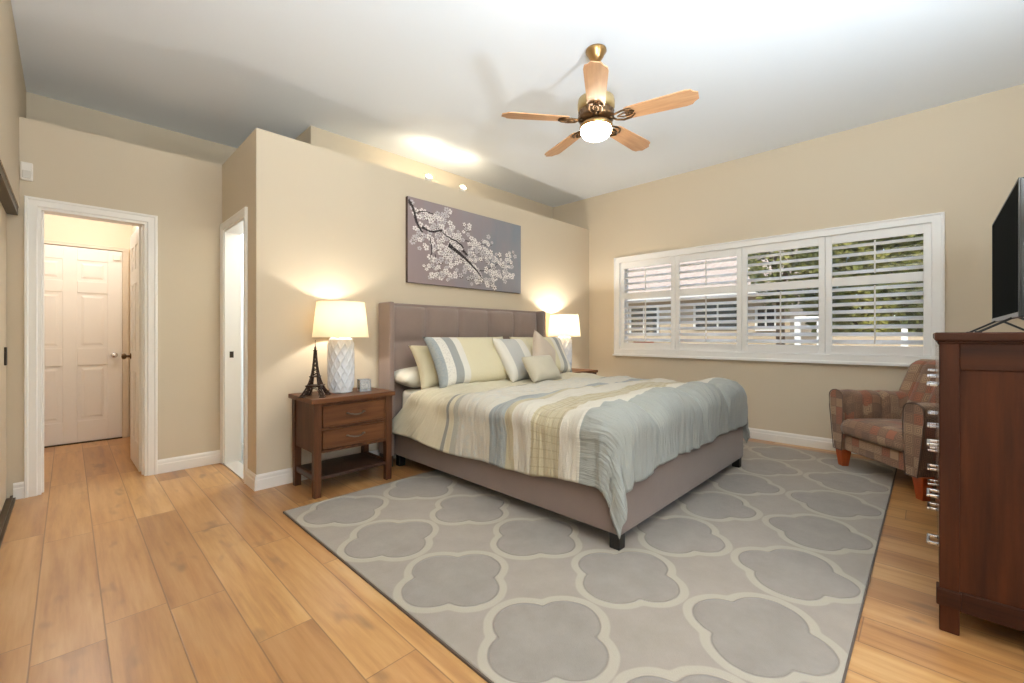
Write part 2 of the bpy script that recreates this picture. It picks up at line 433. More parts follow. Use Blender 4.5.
# hall
b = MB(); b.box(.50, CX, DY + .12, 6.5, 0, LZ - .08); b.box(-1.1, -.5, DY + .12, 6.5, 0, LZ - .08); b.box(-1.1, CX, 6.42, 6.6, 0, LZ - .08)
struct(b.build('wall_hall', M['hallwall']))
struct(MB().box(-.5, .5, DY + .12, 6.42, 2.44, LZ - .08).build('ceiling_hall', M['ceil']))
# bathroom behind the return
b = MB(); b.box(CX + .12, 2.6, 5.1, 5.25, 0, LZ - .08); b.box(2.5, 2.6, PY_ + .12, 5.1, 0, LZ - .08); b.box(CX, CX + .12, DY + .12, 5.25, 0, LZ - .08)
struct(b.build('wall_bath', M['bathwall']))
struct(MB().box(CX + .10, 2.5, PY_ + .12, 5.1, 0, .008).build('floor_bath', M['tile']))
struct(MB().box(CX + .12, 2.5, PY_ + .12, 5.1, 2.44, 2.5).build('ceiling_bath', M['bathwall']))
b = MB(); b.box(CX - .012, CX + .10, RY0, RY1, 0, .012); struct(b.build('trim_2', mat('threshold_stone', (196, 186, 174), .4), bevel=.003))
# baseboards: profile (offset from wall, z)
BBP = [(0, 0), (.016, 0), (.016, .072), (.012, .078), (.012, .098), (.006, .112), (0, .112)]
def baseboard(name, axis, wall, sgn, a, c):
    """wall: coordinate of the wall face; sgn: which way the room lies"""
    struct(MB().prism([(wall + sgn * o, z) for o, z in BBP], 'y' if axis == 'y' else 'x', a, c).build(name, M['white']))
baseboard('baseboard_right', 'y', WX, -1, FY, PY_)
baseboard('baseboard_back', 'x', PY_, -1, CX, WX)
baseboard('baseboard_corner', 'y', CX, -1, PY_ - .016, 3.735)
baseboard('baseboard_doorway', 'x', DY, -1, .506, CX)
baseboard('baseboard_left', 'x', DY, -1, -.262, -.207)
# door casings
def casing(name, axis, face, sgn, a0, a1, top, w=.062, deep=.12):
    """flat two-step casing around an opening plus its jamb lining"""
    def bx(b, u0, u1, d0, d1, z0, z1):
        n0, n1 = sorted((face + sgn * d0, face + sgn * d1))
        if axis == 'x': b.box(u0, u1, n0, n1, z0, z1)
        else: b.box(n0, n1, u0, u1, z0, z1)
    b = MB()
    prof_ = [(0, -.004), (0, .011), (.004, .014), (.042, .015), (.047, .020), (w - .003, .020), (w, .017), (w, -.004)]
    cols = []
    for (px, pz, ux, uz) in ((a0, 0, -1, 0), (a0, top, -1, 1), (a1, top, 1, 1), (a1, 0, 1, 0)):
        ring = []
        for o, d in prof_:
            q = (px + ux * o, face + sgn * d, pz + uz * o) if axis == 'x' else (face + sgn * d, px + ux * o, pz + uz * o)
            ring.append(b.bm.verts.new(q))
        cols.append(ring)
    for A, B in zip(cols, cols[1:]):
        for k in range(len(A) - 1): b.bm.faces.new((A[k], A[k + 1], B[k + 1], B[k]))
    bx(b, a0 - .001, a0 + .018, .002, -deep - .004, 0, top + .001); bx(b, a1 - .018, a1 + .001, .002, -deep - .004, 0, top + .001); bx(b, a0 + .018, a1 - .018, .002, -deep - .004, top - .018, top + .001)
    if axis == 'x': bx(b, a0 + .018, a0 + .03, -.05, -.085, 0, top - .018); bx(b, a1 - .03, a1 - .018, -.05, -.085, 0, top - .018)
    return struct(b.build(name, M['white']))
casing('trim_3', 'x', DY, -1, OX0, OX1, 2.035)
c4 = casing('trim_4', 'y', CX, -1, RY0, RY1, 2.045)
MB().box(CX + .035, CX + .065, RY1 - .020, RY1 - .0165, .93, .985).build('strike_plate', M['plate'], c4)
# six-panel doors
def panel_door(name, w, h, t, mt):
    """door leaf in local x 0..w, y 0..t with six raised panels on both faces"""
    b = MB(); b.box(0, w, .008, t - .008, 0, h)
    st = .11 * w / .76; mid = .10 * w / .76
    cols = [(st, (w - mid) / 2), ((w + mid) / 2, w - st)]
    rows = [(.22, .80), (.98, 1.56), (1.68, h - .13)]
    xs = [0, cols[0][0], cols[0][1], cols[1][0], cols[1][1], w]
    for f0, f1 in ((0, .008), (t - .008, t)):
        for x0, x1 in ((xs[0], xs[1]), (xs[2], xs[3]), (xs[4], xs[5])): b.box(x0, x1, f0, f1, 0, h)
        zz = [(0, rows[0][0]), (rows[0][1], rows[1][0]), (rows[1][1], rows[2][0]), (rows[2][1], h)]
        for z0, z1 in zz:
            for x0, x1 in cols: b.box(x0, x1, f0, f1, z0, z1)
        for z0, z1 in rows:
            for x0, x1 in cols:
                m_ = .03
                if f0 == 0: b.frustum_y(x0 + m_, x1 - m_, z0 + m_, z1 - m_, .008, .002, .02)
                else: b.frustum_y(x0 + m_, x1 - m_, z0 + m_, z1 - m_, t - .008, t - .002, .02)
    return b
def _fy(s, x0, x1, z0, z1, y0, y1, g):
    v = [s.bm.verts.new(p) for p in ((x0, y0, z0), (x1, y0, z0), (x1, y0, z1), (x0, y0, z1), (x0 + g, y1, z0 + g), (x1 - g, y1, z0 + g), (x1 - g, y1, z1 - g), (x0 + g, y1, z1 - g))]
    s._set([s.bm.faces.new([v[i] for i in q]) for q in ((4, 5, 6, 7), (0, 1, 5, 4), (1, 2, 6, 5), (2, 3, 7, 6), (3, 0, 4, 7))])
MB.frustum_y = _fy
def knob(parent, x, y, z, sgn, m):
    prof = [(0, 0), (.026, 0), (.026, .006), (.011, .010), (.010, .030), (.024, .038), (.028, .050), (.022, .062), (0, .066)]
    o = MB().lathe(prof, 20).build('knob', m, parent)
    o.location = (x, y, z); o.rotation_euler = (PI / 2 if sgn < 0 else -PI / 2, 0, 0)
fd = struct(panel_door('door_4', .80, 2.03, .04, M['door']).build('door_4', M['door'], bevel=.003)); fd.location = (-.386, 6.375, .012)
knob(fd, .735, 0, .90, -1, M['chrome'])
MB().box(.725, .785, -.03, .002, 1.93, 1.985).build('door_closer', M['plastic'], fd, bevel=.004)
b = MB(); b.box(-.45, .47, 6.372, 6.42, 2.05, 2.085); b.box(.416, .47, 6.372, 6.42, 0, 2.05); b.box(-.45, -.39, 6.372, 6.42, 0, 2.05)
struct(b.build('trim_5', mat('far_jamb', (214, 198, 176), .5), bevel=.002))
struct(MB().box(-.39, .416, 6.36, 6.42, 0, .010).build('trim_6', M['track']))
ol = struct(panel_door('door_5', .575, 2.015, .036, M['door']).build('door_5', M['door'], bevel=.003))
ol.location = (.440, DY + .125, .010); ol.rotation_euler = (0, 0, math.radians(91))
knob(ol, .515, .036, .93, 1, M['bronze']); knob(ol, .515, 0, .93, -1, M['bronze'])
for z in (.2, 1.8):
    MB().tube([(-.002, -.004, z), (-.002, -.004, z + .09)], .007, 10).build('hinge', M['plate'], ol)

# ------------------------------------------------------------------ window: casing, sash, panes, four plantation shutters
b = MB()
fx0 = WX - .028
y0, y1, z0, z1 = -.085, 3.095, .862, 2.178
prof_ = [(0, 0), (0, .026), (.004, .030), (.062, .030), (.066, .040), (.078, .040), (.082, .036), (.082, -.002)]
iy0, iy1, iz0, iz1 = WY0 + .004, WY1 - .004, WZ0 + .012, WZ1 - .016
ring_ = []
for (cy, cz, uy, uz) in ((iy0, iz0, -1, -1), (iy0, iz1, -1, .9), (iy1, iz1, 1, .9), (iy1, iz0, 1, -1)):
    ring_.append([b.bm.verts.new((WX - d, cy + uy * o, cz + uz * o)) for o, d in prof_])
for q in range(4):
    A, B = ring_[q], ring_[(q + 1) % 4]
    for k in range(len(A)): b.bm.faces.new((A[k], A[(k + 1) % len(A)], B[(k + 1) % len(A)], B[k]))
b.box(WX - .052, WX, iy0 - .095, iy1 + .095, iz0 - .092, iz0 - .074)
b.box(WX, 5.36, WY0 - .001, WY0 + .012, WZ0, WZ1); b.box(WX, 5.36, WY1 - .012, WY1 + .001, WZ0, WZ1); b.box(WX, 5.36, WY0, WY1, WZ1 - .012, WZ1 + .001); b.box(WX, 5.37, WY0, WY1, WZ0 - .001, WZ0 + .012)
win = struct(b.build('window_1', M['shutter']))
b = MB()
for y in (WY0 + .012, .73, 1.49, 2.25, WY1 - .052): b.box(5.315, 5.345, y, y + .04, WZ0 + .012, WZ1 - .012)
b.box(5.316, 5.344, WY0 + .012, WY1 - .012, WZ1 - .052, WZ1 - .012); b.box(5.316, 5.344, WY0 + .012, WY1 - .012, WZ0 + .012, WZ0 + .052)
b.build('sash', M['white'], win)
for ya, yb in ((.042, .73), (.77, 1.49), (1.53, 2.25), (2.29, 2.968)):
    MB().box(5.328, 5.332, ya, yb, WZ0 + .052, WZ1 - .052).build('pane', M['glass'], win)
PW = (WY1 - WY0) / 4
def shutter(label):
    """panel in local y 0..PW, z 0..H, x depth -.014..+.014"""
    t = thing('shutter_panel', label, 'window shutter', group='plantation shutters in the wide window')
    w = PW - .004; H = WZ1 - WZ0 - .004; s_ = .052
    b = MB(); b.box(-.014, .014, 0, s_, 0, H); b.box(-.014, .014, w - s_, w, 0, H)
    b.box(-.014, .014, s_, w - s_, 0, .085); b.box(-.014, .014, s_, w - s_, H - .085, H); b.box(-.014, .014, s_, w - s_, .675, .760)
    b.build('frame', M['shutter'], t, bevel=.003)
    rows = [.085 + (i + .5) * (.590 / 8) for i in range(8)] + [.760 + (i + .5) * ((H - .845) / 4) for i in range(4)]
    prof = [(.034 * math.cos(a), .0055 * math.sin(a)) for a in [2 * PI * k / 14 for k in range(14)]]
    lv = None
    for z in rows:
        if lv is None:
            lv = MB(); A = math.radians(34)
            lv.prism([(x * math.cos(A) - q * math.sin(A), x * math.sin(A) + q * math.cos(A)) for x, q in prof], 'y', s_ + .001, w - s_ - .001, True)
            lv = lv.build('louver', M['shutter'], t)
        else:
            o = lv.copy(); COL.objects.link(o); o.parent = t; lv2 = o
            o.location = (0, 0, z); continue
        lv.location = (0, 0, z)
    for za, zb in ((.10, .660), (.775, H - .10)):
        MB().box(-.042, -.034, w / 2 - .006, w / 2 + .006, za, zb).build('tilt_rod', mat('tilt_rod_paint', (226, 222, 216), .4), t)
    return t
SL = ['rightmost white plantation shutter of the window, green hedge behind it', 'white plantation shutter second from the dresser, beige house wall and fence behind', 'white plantation shutter second from the bed, a long dark window behind it', 'leftmost white plantation shutter of the window, nearest the bedside lamp']
sh0 = shutter(SL[0]); sh0.location = (WX + .0165, WY0 + .002, WZ0 + .014)
sh0.scale = (1, 1, (WZ1 - WZ0 - .028) / (WZ1 - WZ0 - .004))
for k in (1, 2, 3): dup(sh0, (WX + .0165, WY0 + .002 + PW * k, WZ0 + .014), label=SL[k])

# ------------------------------------------------------------------ rug
b = MB(); b.box(RUG[0] + .006, RUG[1] - .006, RUG[2] + .006, RUG[3] - .006, 0, .013)
rug = b.build('area_rug', M['rug'], bevel=.004); tag(rug, 'large grey area rug with cream quatrefoil trellis under the bed', 'rug')
b = MB(); b.box(RUG[0], RUG[0] + .006, RUG[2], RUG[3], 0, .010); b.box(RUG[1] - .006, RUG[1], RUG[2], RUG[3], 0, .010); b.box(RUG[0], RUG[1], RUG[2], RUG[2] + .006, 0, .010); b.box(RUG[0], RUG[1], RUG[3] - .006, RUG[3], 0, .010)
b.build('binding', M['rugedge'], rug)
RZ = .013

# ------------------------------------------------------------------ bed
BX0, BX1, BY0, BYH = 1.97, 4.0, 1.14, 3.36
bed = thing('bed', 'king bed with brown-grey upholstered frame and tufted wing headboard', 'bed', (2.985, 2.3, 0))
def L(x, y): return x - 2.985, y - 2.3
def bbox(b, x0, x1, y0, y1, z0, z1):
    (x0, y0), (x1, y1) = L(x0, y0), L(x1, y1); return b.box(x0, x1, y0, y1, z0, z1)
bbox(MB(), BX0, BX0 + .06, BY0 + .03, BYH, .095, .40).build('side_rail', M['rail'], bed, bevel=.012, seg=3)
bbox(MB(), BX1 - .06, BX1, BY0 + .03, BYH, .095, .40).build('side_rail', M['rail'], bed, bevel=.012, seg=3)
bbox(MB(), BX0, BX1, BY0, BY0 + .06, .095, .40).build('foot_rail', M['rail'], bed, bevel=.012, seg=3)
bbox(MB(), BX0 + .06, BX1 - .06, BY0 + .06, BYH, .30, .355).build('platform', M['dark'], bed)
for x in (BX0 + .012, BX1 - .072):
    bbox(MB(), x, x + .06, BY0 + .012, BY0 + .072, RZ, .097).build('leg', M['dark'], bed, bevel=.004)
    bbox(MB(), x, x + .06, BYH - .09, BYH - .03, 0, .097).build('leg', M['dark'], bed, bevel=.004)
HX0, HX1, HY = 1.90, 3.975, 3.49
# tufted panel: five columns, two rows
px0, px1, pz0, pz1 = HX0 + .045, HX1 - .045, .30, 1.395
SEAMX = [px0 + (px1 - px0) * k / 5 for k in range(6)]; SEAMZ = [pz0, .66, 1.075, pz1 + .02]
def tuft(u, v):
    x = px0 + u * (px1 - px0); z = pz0 + v * (pz1 - pz0)
    dx = min(abs(x - k) for k in SEAMX); dz = min(abs(z - k) for k in SEAMZ)
    f = lambda d, r: 1 - math.exp(-(d / r) ** 1.0)
    p = .078 * (.20 + .80 * f(dx, .040)) * (.35 + .65 * f(dz, .042))
    if min(u, 1 - u, 1 - v) < 1e-6: p = .008
    X, Y = L(x, 3.425 - p); return (X, Y, z)
b = MB(); V = b.grid(100, 60, tuft)
X0, Y0 = L(px0, 3.42); X1, Y1 = L(px1, HY); b.box(X0, X1, Y0, Y1, pz0, pz1)
b.build('headboard', M['headboard'], bed, recalc=True)
for x in (HX0, HX1 - .05):
    b = MB(); (xa, ya), (xb, yb) = L(x, 3.29), L(x + .05, HY)
    b.box(xa, xb, ya, yb, .095, 1.415); b.build('headboard_wing', M['headboard'], bed, bevel=.014, seg=3)
    bbox(MB(), x + .004, x + .046, 3.31, HY - .02, 0, .097).build('leg', M['dark'], bed)
bbox(MB(), HX0 + .045, HX1 - .045, 3.41, HY, 1.385, 1.415).build('headboard_top', M['headboard'], bed, bevel=.01)

# mattress with fitted sheet
MX0, MX1, MY0, MY1, MZ = 2.033, 3.935, 1.205, 3.345, .655
mt = MB().box(MX0, MX1, MY0, MY1, .357, MZ).build('mattress', M['mattress'], bevel=.05, seg=4)
tag(mt, 'white sheeted mattress on the bed frame, mostly under the comforter', 'mattress')

# comforter: striped sheet draped over the mattress
CT = {'cream': (206, 197, 172), 'blue': (157, 160, 157), 'slate': (148, 151, 149), 'white': (200, 193, 179), 'tan': (182, 170, 142), 'foot': (150, 151, 145)}
YH = 2.90                                   # head edge of the comforter
OV, OVF = .36, .26
CL = YH - (BY0 - .005); CW = BX1 - BX0 + .05
def cpos(y): return (YH - y) / (CL + OVF)
M['comf'] = m_stripes('striped_comforter', [(0, CT['cream']), (cpos(2.49), (138, 136, 130)), (cpos(2.465), CT['cream']), (cpos(2.43), (170, 166, 154)), (cpos(2.39), CT['white']), (cpos(2.08), CT['slate']), (cpos(1.98), CT['blue']), (cpos(1.93), CT['tan']), (cpos(1.87), CT['white']), (cpos(1.72), CT['tan']), (cpos(1.50), CT['white']), (cpos(1.36), CT['foot'])], 'Y',
                      dots=[(cpos(2.40), cpos(2.1), (190, 190, 184)), (cpos(2.08), cpos(1.95), (140, 148, 150))], ruche=cpos(1.36), grid=(cpos(1.72), cpos(1.5)))
cx0 = BX0 - .025; cx1 = BX1 + .025; cyf = BY0 - .03; RC = .11; ZT = .685
def prof(a):
    """cloth travelling a past the start of the rounded edge -> (outward, down)"""
    q = RC * PI / 2
    if a <= 0: return 0., 0.
    if a < q: t = a / RC; return RC * math.sin(t), RC * (1 - math.cos(t))
    return RC + .03 * (a - q), RC + (a - q)
def comf(u, v):
    s = -OV + u * (CW + 2 * OV)             # across: 0..CW lies on the bed
    t = v * (CL + OVF)                      # from the head edge to the foot hem
    tt_ = min(max((t - .9) / .9, 0.), 1.); kk = 1 - .24 * tt_ * tt_ * (3 - 2 * tt_)
    if s < 0: s *= kk
    elif s > CW: s = CW + (s - CW) * kk
    a = max(RC - s, s - (CW - RC), 0.); b_ = max(t - (CL - RC), 0.)
    side = -1 if s < CW / 2 else 1
    cxs = min(max(s, RC), CW - RC); cyt = min(t, CL - RC)
    r = math.hypot(a, b_)
    if r > 0:
        na, nb = a / r, b_ / r
        out, dn = prof(r)
        hang = max(0., (dn - RC)) / .4
        # soft folds down the drop
        fold = .018 * hang * math.sin(t * 17 + 1.3 * math.sin(t * 5)) * na * na + .022 * hang * math.sin(s * 26 + 1.5 * math.sin(s * 7)) * nb * nb
        corner = 4 * (na * nb) ** 2
        out += fold + corner * hang * (.035 + .03 * math.sin(math.atan2(b_, a) * 9))
        dn += .012 * hang * math.sin(t * 9 + s * 8)
        dn += corner * .06 * hang * (1 if side < 0 else .3)
        if side < 0:
            dd = max(0., (CL - RC) - t) + max(0., s - RC)
            q_ = max(0., 1 - dd / .42)
            dn += hang * .055 * q_ ** 1.2; out += hang * .03 * q_
    else: na = nb = out = dn = 0.
    x = cx0 + cxs + side * na * out; y = YH - cyt - nb * out; z = ZT - dn
    # puffed quilting on the top
    top = max(0., 1 - r / .30)
    z += top * (.026 * math.sin(PI * min(max(s / CW, 0), 1)) + .012 * math.sin(t * 13 + .6 * math.sin(s * 3)) + .022 * noise.noise(Vector((s * 3.1, t * 3.5, 1.7))) + .010 * noise.noise(Vector((s * 9, t * 9, 4))))
    # deep lobes rolling over the foot end
    e = math.exp(-((t - (CL - .16)) / .26) ** 2)
    ph = (s + .06 + .05 * math.sin(s * 4)) * PI / .56
    lob = abs(math.sin(ph)) ** .55
    z += e * .085 * (lob - .5) * max(0., 1 - a / .13) * (1 if r < .2 else max(0, 1 - (r - .2) / .2)); y -= e * .06 * (lob - .3) * max(0., 1 - a / .30) * (1 if b_ >= a else .2)
    # rounded shoulder puff along the near and far side
    e2 = math.exp(-((a - .10) / .10) ** 2) if a > 0 else 0
    x += side * e2 * ((.020 if side < 0 else .11) + .014 * math.sin(t * 14 + 2 * math.sin(t * 3)))
    # gathers
    ga = noise.noise(Vector((s * 3, t * 26, 9))) * .009 + noise.noise(Vector((s * 5, t * 11, 3))) * .010
    gb = noise.noise(Vector((s * 26, t * 3, 9))) * .010 + noise.noise(Vector((s * 11, t * 5, 3))) * .010
    if a > b_: x += side * ga
    elif b_ > .05: y -= gb
    z += (ga if t < CL - .45 else gb) * top
    # head corner thrown outwards on the near side, baring the sheet
    if side < 0:
        w_ = min(max((RC + .10 - s) / (RC + .10 + OV), 0.), 1.)
        k = math.exp(-(t / .34) ** 2) * w_
        k = k * w_ ** .6
        y += k * .40; x -= k * .10; z += k * .05
    return (x, y, z)
b = MB(); b.grid(170, 150, comf, uvfn=lambda u, v: (u, v))
co = b.build('comforter', M['comf'], recalc=True, solid=0)
d = co.modifiers.new('solid', 'SOLIDIFY'); d.thickness = .018; d.offset = 0
tag(co, 'striped cream, tan and blue-grey comforter draped over the bed', 'comforter')

# pillows
def pillow_mesh(w, h, T, pinch=.07, n=26):
    b = MB()
    def sf(sg):
        def f(u, v):
            p, q = 2 * u - 1, 2 * v - 1
            x = w / 2 * p * (1 - pinch * (1 - q * q)); z = h / 2 * q * (1 - pinch * (1 - p * p))
            th = T / 2 * (max(0, 1 - p ** 4) * max(0, 1 - q ** 4)) ** .55
            th *= 1 + .07 * math.sin(5 * p + 2 * q)
            return (x, sg * th, z + h / 2)
        return f
    b.grid(n, n, sf(-1), uvfn=lambda u, v: (u, v)); b.grid(n, n, sf(1), uvfn=lambda u, v: (u, v))
    bmesh.ops.remove_doubles(b.bm, verts=b.bm.verts, dist=1e-5); return b
def pillow(name, label, m, w, h, T, loc, lean, rz=0, roll=0, pinch=.07, cat='pillow', centre=False):
    o = pillow_mesh(w, h, T, pinch).build(name, m)
    o.rotation_euler = (math.radians(-lean), math.radians(roll), math.radians(rz))
    o.location = Vector(loc) - (o.rotation_euler.to_matrix() @ Vector((0, 0, h / 2)) if centre else Vector((0, 0, 0)))
    return tag(o, label, cat)
ST = {'b': (162, 167, 167), 'w': (222, 217, 207), 's': (156, 157, 154), 'c': (217, 207, 176), 'g': (186, 184, 180)}
M['sham_l'] = m_stripes('left_sham_stripes', [(0, ST['b']), (.07, ST['w']), (.15, ST['s']), (.24, ST['w']), (.32, ST['c'])], dots=[(.0, .07, (140, 152, 158)), (.07, .15, (190, 184, 176))])
M['sham_r'] = m_stripes('right_sham_stripes', [(0, ST['c']), (.68, ST['w']), (.76, ST['s']), (.85, ST['w']), (.93, ST['b'])])
M['square'] = m_stripes('square_pillow_stripes', [(0, ST['w']), (.12, ST['g']), (.50, ST['w']), (.72, ST['c'])])
M['lace'] = m_fabric('beige_lace_cotton', (204, 186, 168), (188, 172, 155), 260, .35)
M['small'] = m_fabric('pale_sage_cotton', (200, 191, 171), (188, 180, 160), 260, .35)
pillow('bed_pillow', 'white patterned pillow lying flat at the near end of the headboard', M['mattress'], .86, .30, .18, (2.37, 3.12, .75), 86, 0, 0, .04)
pillow('bed_pillow', 'plain cream pillow leaning behind the striped sham near the left bedside table', M['cream'], .80, .42, .15, (2.41, 2.985, .67), 27, 0, 0)
pillow('pillow_sham', 'wide cream sham with blue-grey and white stripes at its left end', M['sham_l'], .94, .48, .18, (2.52, 2.79, .70), 30, 0, 0)
pillow('pillow_sham', 'striped cream sham at the far side of the bed, behind the beige cushion', M['sham_r'], .84, .46, .18, (3.62, 2.95, .70), 26, 0, 0)
pillow('throw_pillow', 'square pale grey and white cushion leaning beside the wide striped sham', M['square'], .50, .46, .15, (2.97, 2.66, .71), 32, 6, 0)
pillow('throw_pillow', 'beige cushion standing on its corner behind the small oblong pillow', M['lace'], 0.38, .38, .13, (3.235, 2.70, .935), 24, 0, 34, .13, centre=True)
pillow('throw_pillow', 'small oblong pale sage pillow at the front of the stack', M['small'], .42, .26, .13, (2.96, 2.42, .725), 34, 4, 0)

# ------------------------------------------------------------------ nightstands
def nightstand(label):
    w, dp = .64, .44
    t = thing('nightstand', label, 'nightstand', group='wooden nightstands either side of the bed')
    MB().box(-w / 2, w / 2, 0, dp + .01, .655, .688).build('top', M['nightx'], t, bevel=.004)
    for x in (-w / 2 + .02, w / 2 - .02 - .055):
        for y in (.012, dp - .06):
            MB().frustum((x + .0275, y + .0275, 0), (.023, .023), (x + .0275, y + .0275, .656), (.0275, .0275)).build('leg', M['night'], t, bevel=.003)
    b = MB(); b.box(-w / 2 + .03, w / 2 - .03, .035, dp - .015, .305, .656)
    b.box(-w / 2 + .075, w / 2 - .075, .018, .036, .635, .656); b.box(-w / 2 + .075, w / 2 - .075, .018, .036, .465, .478); b.box(-w / 2 + .075, w / 2 - .075, .018, .036, .305, .325)
    b.build('body', M['night'], t, bevel=.002)
    for z0, z1 in ((.482, .632), (.330, .462)):
        b = MB(); b.box(-w / 2 + .08, w / 2 - .08, .018, .038, z0, z1)
        for (x0, x1, za, zb) in ((-w / 2 + .08, w / 2 - .08, z0, z0 + .012), (-w / 2 + .08, w / 2 - .08, z1 - .012, z1), (-w / 2 + .08, -w / 2 + .092, z0, z1), (w / 2 - .092, w / 2 - .08, z0, z1)): b.box(x0, x1, .012, .02, za, zb)
        dr = b.build('drawer', M['nightx'], t, bevel=.0015)
        zc = (z0 + z1) / 2
        pts = [(-.062 + .124 * k / 12, .012 - .024 * math.sin(PI * k / 12) ** .7, zc + .006 - .012 * math.sin(PI * k / 12)) for k in range(13)]
        b = MB(); b.tube(pts, .0048, 8)
        for sx in (-.062, .062): b.lathe([(0, -.004), (.010, -.004), (.010, .004), (0, .004)], 12, (sx, .012, zc + .006))
        b.build('handle', M['chrome'] if False else mat('pewter_pull', (120, 108, 96), .35, .8), dr)
    b = MB(); b.box(-w / 2 + .035, w / 2 - .035, .03, dp - .025, .118, .142); b.build('shelf', M['shelf'], t, bevel=.002)
    for x in (-w / 2 + .036, w / 2 - .060): MB().box(x, x + .024, .03, dp - .03, .105, .15).build('side_stretcher', M['night'], t, bevel=.002)
    return t
n1 = nightstand('dark wood nightstand on the near side, holding a lamp and a tower figurine'); n1.location = (1.475, 3.02, 0)
n2 = dup(n1, (4.36, 3.02, 0), label='dark wood nightstand at the far side of the bed, only its corner showing')

# ------------------------------------------------------------------ table lamps
def table_lamp(label):
    t = thing('table_lamp', label, 'lamp', group='white lattice lamps on the nightstands')
    R0 = .094
    def lat(a, z):
        p = 11 * a / (2 * PI); q = (z - .02) / .052
        d = min(abs(((p + q / 2) % 1) - .5), abs(((p - q / 2) % 1) - .5))
        return .009 * math.exp(-(d / .10) ** 2) * min(1, max(0, (z - .02) / .02)) * min(1, max(0, (.40 - z) / .02))
    pr = [(0, 0), (R0 - .012, 0), (R0 - .006, .006)] + [(R0 - .004 - .004 * abs(2 * k / 60 - 1) ** 3, .012 + .395 * k / 60) for k in range(61)] + [(R0 - .02, .420), (.030, .426), (0, .426)]
    MB().lathe(pr, 132, fn=lat).build('base', M['ceramic'], t)
    MB().lathe([(0, .42), (.022, .42), (.022, .45), (.014, .455), (.014, .50), (0, .50)], 20).build('neck', M['brass'], t)
    MB().lathe([(0, .50), (.012, .50), (.018, .515), (.018, .53), (.010, .545), (0, .548)], 20).build('bulb', M['bulb'], t)
    sh = MB().lathe([(.205, .425), (.175, .695)], 56).build('lamp_shade', M['shade'], t, recalc=False)
    b = MB()
    for r, z in ((.205, .425), (.175, .695)):
        b.tube([(r * math.cos(2 * PI * k / 56), r * math.sin(2 * PI * k / 56), z) for k in range(57)], .003, 6, caps=False)
    for k in range(3): b.tube([(0, 0, .69), (.175 * math.cos(2 * PI * k / 3), .175 * math.sin(2 * PI * k / 3), .69)], .002, 6)
    b.tube([(0, 0, .60), (0, 0, .71)], .003, 6)
    b.build('shade_ring', M['shade'], sh)
    return t
lamp = table_lamp('lit white lattice lamp with drum shade on the near nightstand'); lamp.location = (1.475, 3.28, .688)
lamp2 = dup(lamp, (4.34, 3.30, .688), label='lit lamp on the far nightstand, partly behind the cushions')
light('lamp_bulb', 'POINT', (1.475, 3.28, .688 + .59), LAMP_W, (1, .92, .80), .03)
light('lamp_bulb', 'POINT', (4.34, 3.30, .688 + .59), LAMP2_W, (1, .92, .80), .03)

# ------------------------------------------------------------------ things on the near nightstand
t = thing('tower_figurine', 'dark bronze lattice tower figurine beside the lamp on the near nightstand', 'figurine', (1.245, 3.19, .688), math.radians(-38)); t.scale = (1, 1, 1.1)
def hw(z): return .083 * math.exp(-z / .095) + .0035       # half width of the tower at height z
for sx in (-1, 1):
    for sy in (-1, 1):
        b = MB(); zs = [0, .02, .045, .07, .095, .12, .15, .19, .24, .30]
        for za, zb in zip(zs, zs[1:]):
            wa = max(.003, .30 * hw(za)) if za < .13 else .003; wb = max(.003, .30 * hw(zb)) if zb < .13 else .003
            def sub(z, w, i, j): return (sx * (hw(z) - (w if i else 0)), sy * (hw(z) - (w if j else 0)), z)
            for i in (0, 1):
                for j in (0, 1): b.bar(sub(za, wa, i, j), sub(zb, wb, i, j), .0046, .0046)
            if za < .13:
                for i in (0, 1):
                    b.bar(sub(za, wa, i, 0), sub(zb, wb, i, 1), .0030, .0030); b.bar(sub(za, wa, i, 1), sub(zb, wb, i, 0), .0030, .0030)
                    b.bar(sub(za, wa, 0, i), sub(zb, wb, 1, i), .0030, .0030); b.bar(sub(za, wa, 1, i), sub(zb, wb, 0, i), .0030, .0030)
        b.box(*sorted((sx * .052, sx * .090)), *sorted((sy * .052, sy * .090)), 0, .006)
        b.build('leg', M['tower'], t)
for z, e, h in ((.066, .006, .009), (.126, .005, .007)):
    w = hw(z) + e
    b = MB(); b.box(-w, w, -w, w, z, z + h * .5); b.box(-w - .003, w + .003, -w - .003, w + .003, z + h * .5, z + h); b.build('platform', M['tower'], t)
b = MB()
for k in range(4):
    A = k * PI / 2; R_ = hw(.03) * .70
    for rr in (R_, R_ + .006):
        pts = []
        for q in range(13):
            th = PI * q / 12; lx = rr * math.cos(th); lz = .012 + rr * math.sin(th) * .95; n_ = hw(max(lz, 0)) - .002
            pts.append((lx * math.cos(A) - n_ * math.sin(A), lx * math.sin(A) + n_ * math.cos(A), lz))
        b.tube(pts, .0017, 5)
b.build('arch', M['tower'], t)
b = MB(); zs = [.13 + .028 * k for k in range(7)]
for za, zb in zip(zs, zs[1:]):
    for k in range(4):
        A = k * PI / 2; c, s_ = math.cos(A), math.sin(A)
        P = lambda x, y, z: (x * c - y * s_, x * s_ + y * c, z)
        wa, wb = hw(za), hw(zb)
        b.bar(P(-wa, wa, za), P(wb, wb, zb), .0032, .0032); b.bar(P(wa, wa, za), P(-wb, wb, zb), .0032, .0032)
b.build('lattice', M['tower'], t)
b = MB(); b.box(-.012, .012, -.012, .012, .297, .303); b.lathe([(0, .30), (.008, .30), (.008, .318), (.004, .326), (.0022, .345), (.0018, .368), (0, .37)], 10); b.build('spire', M['tower'], t)

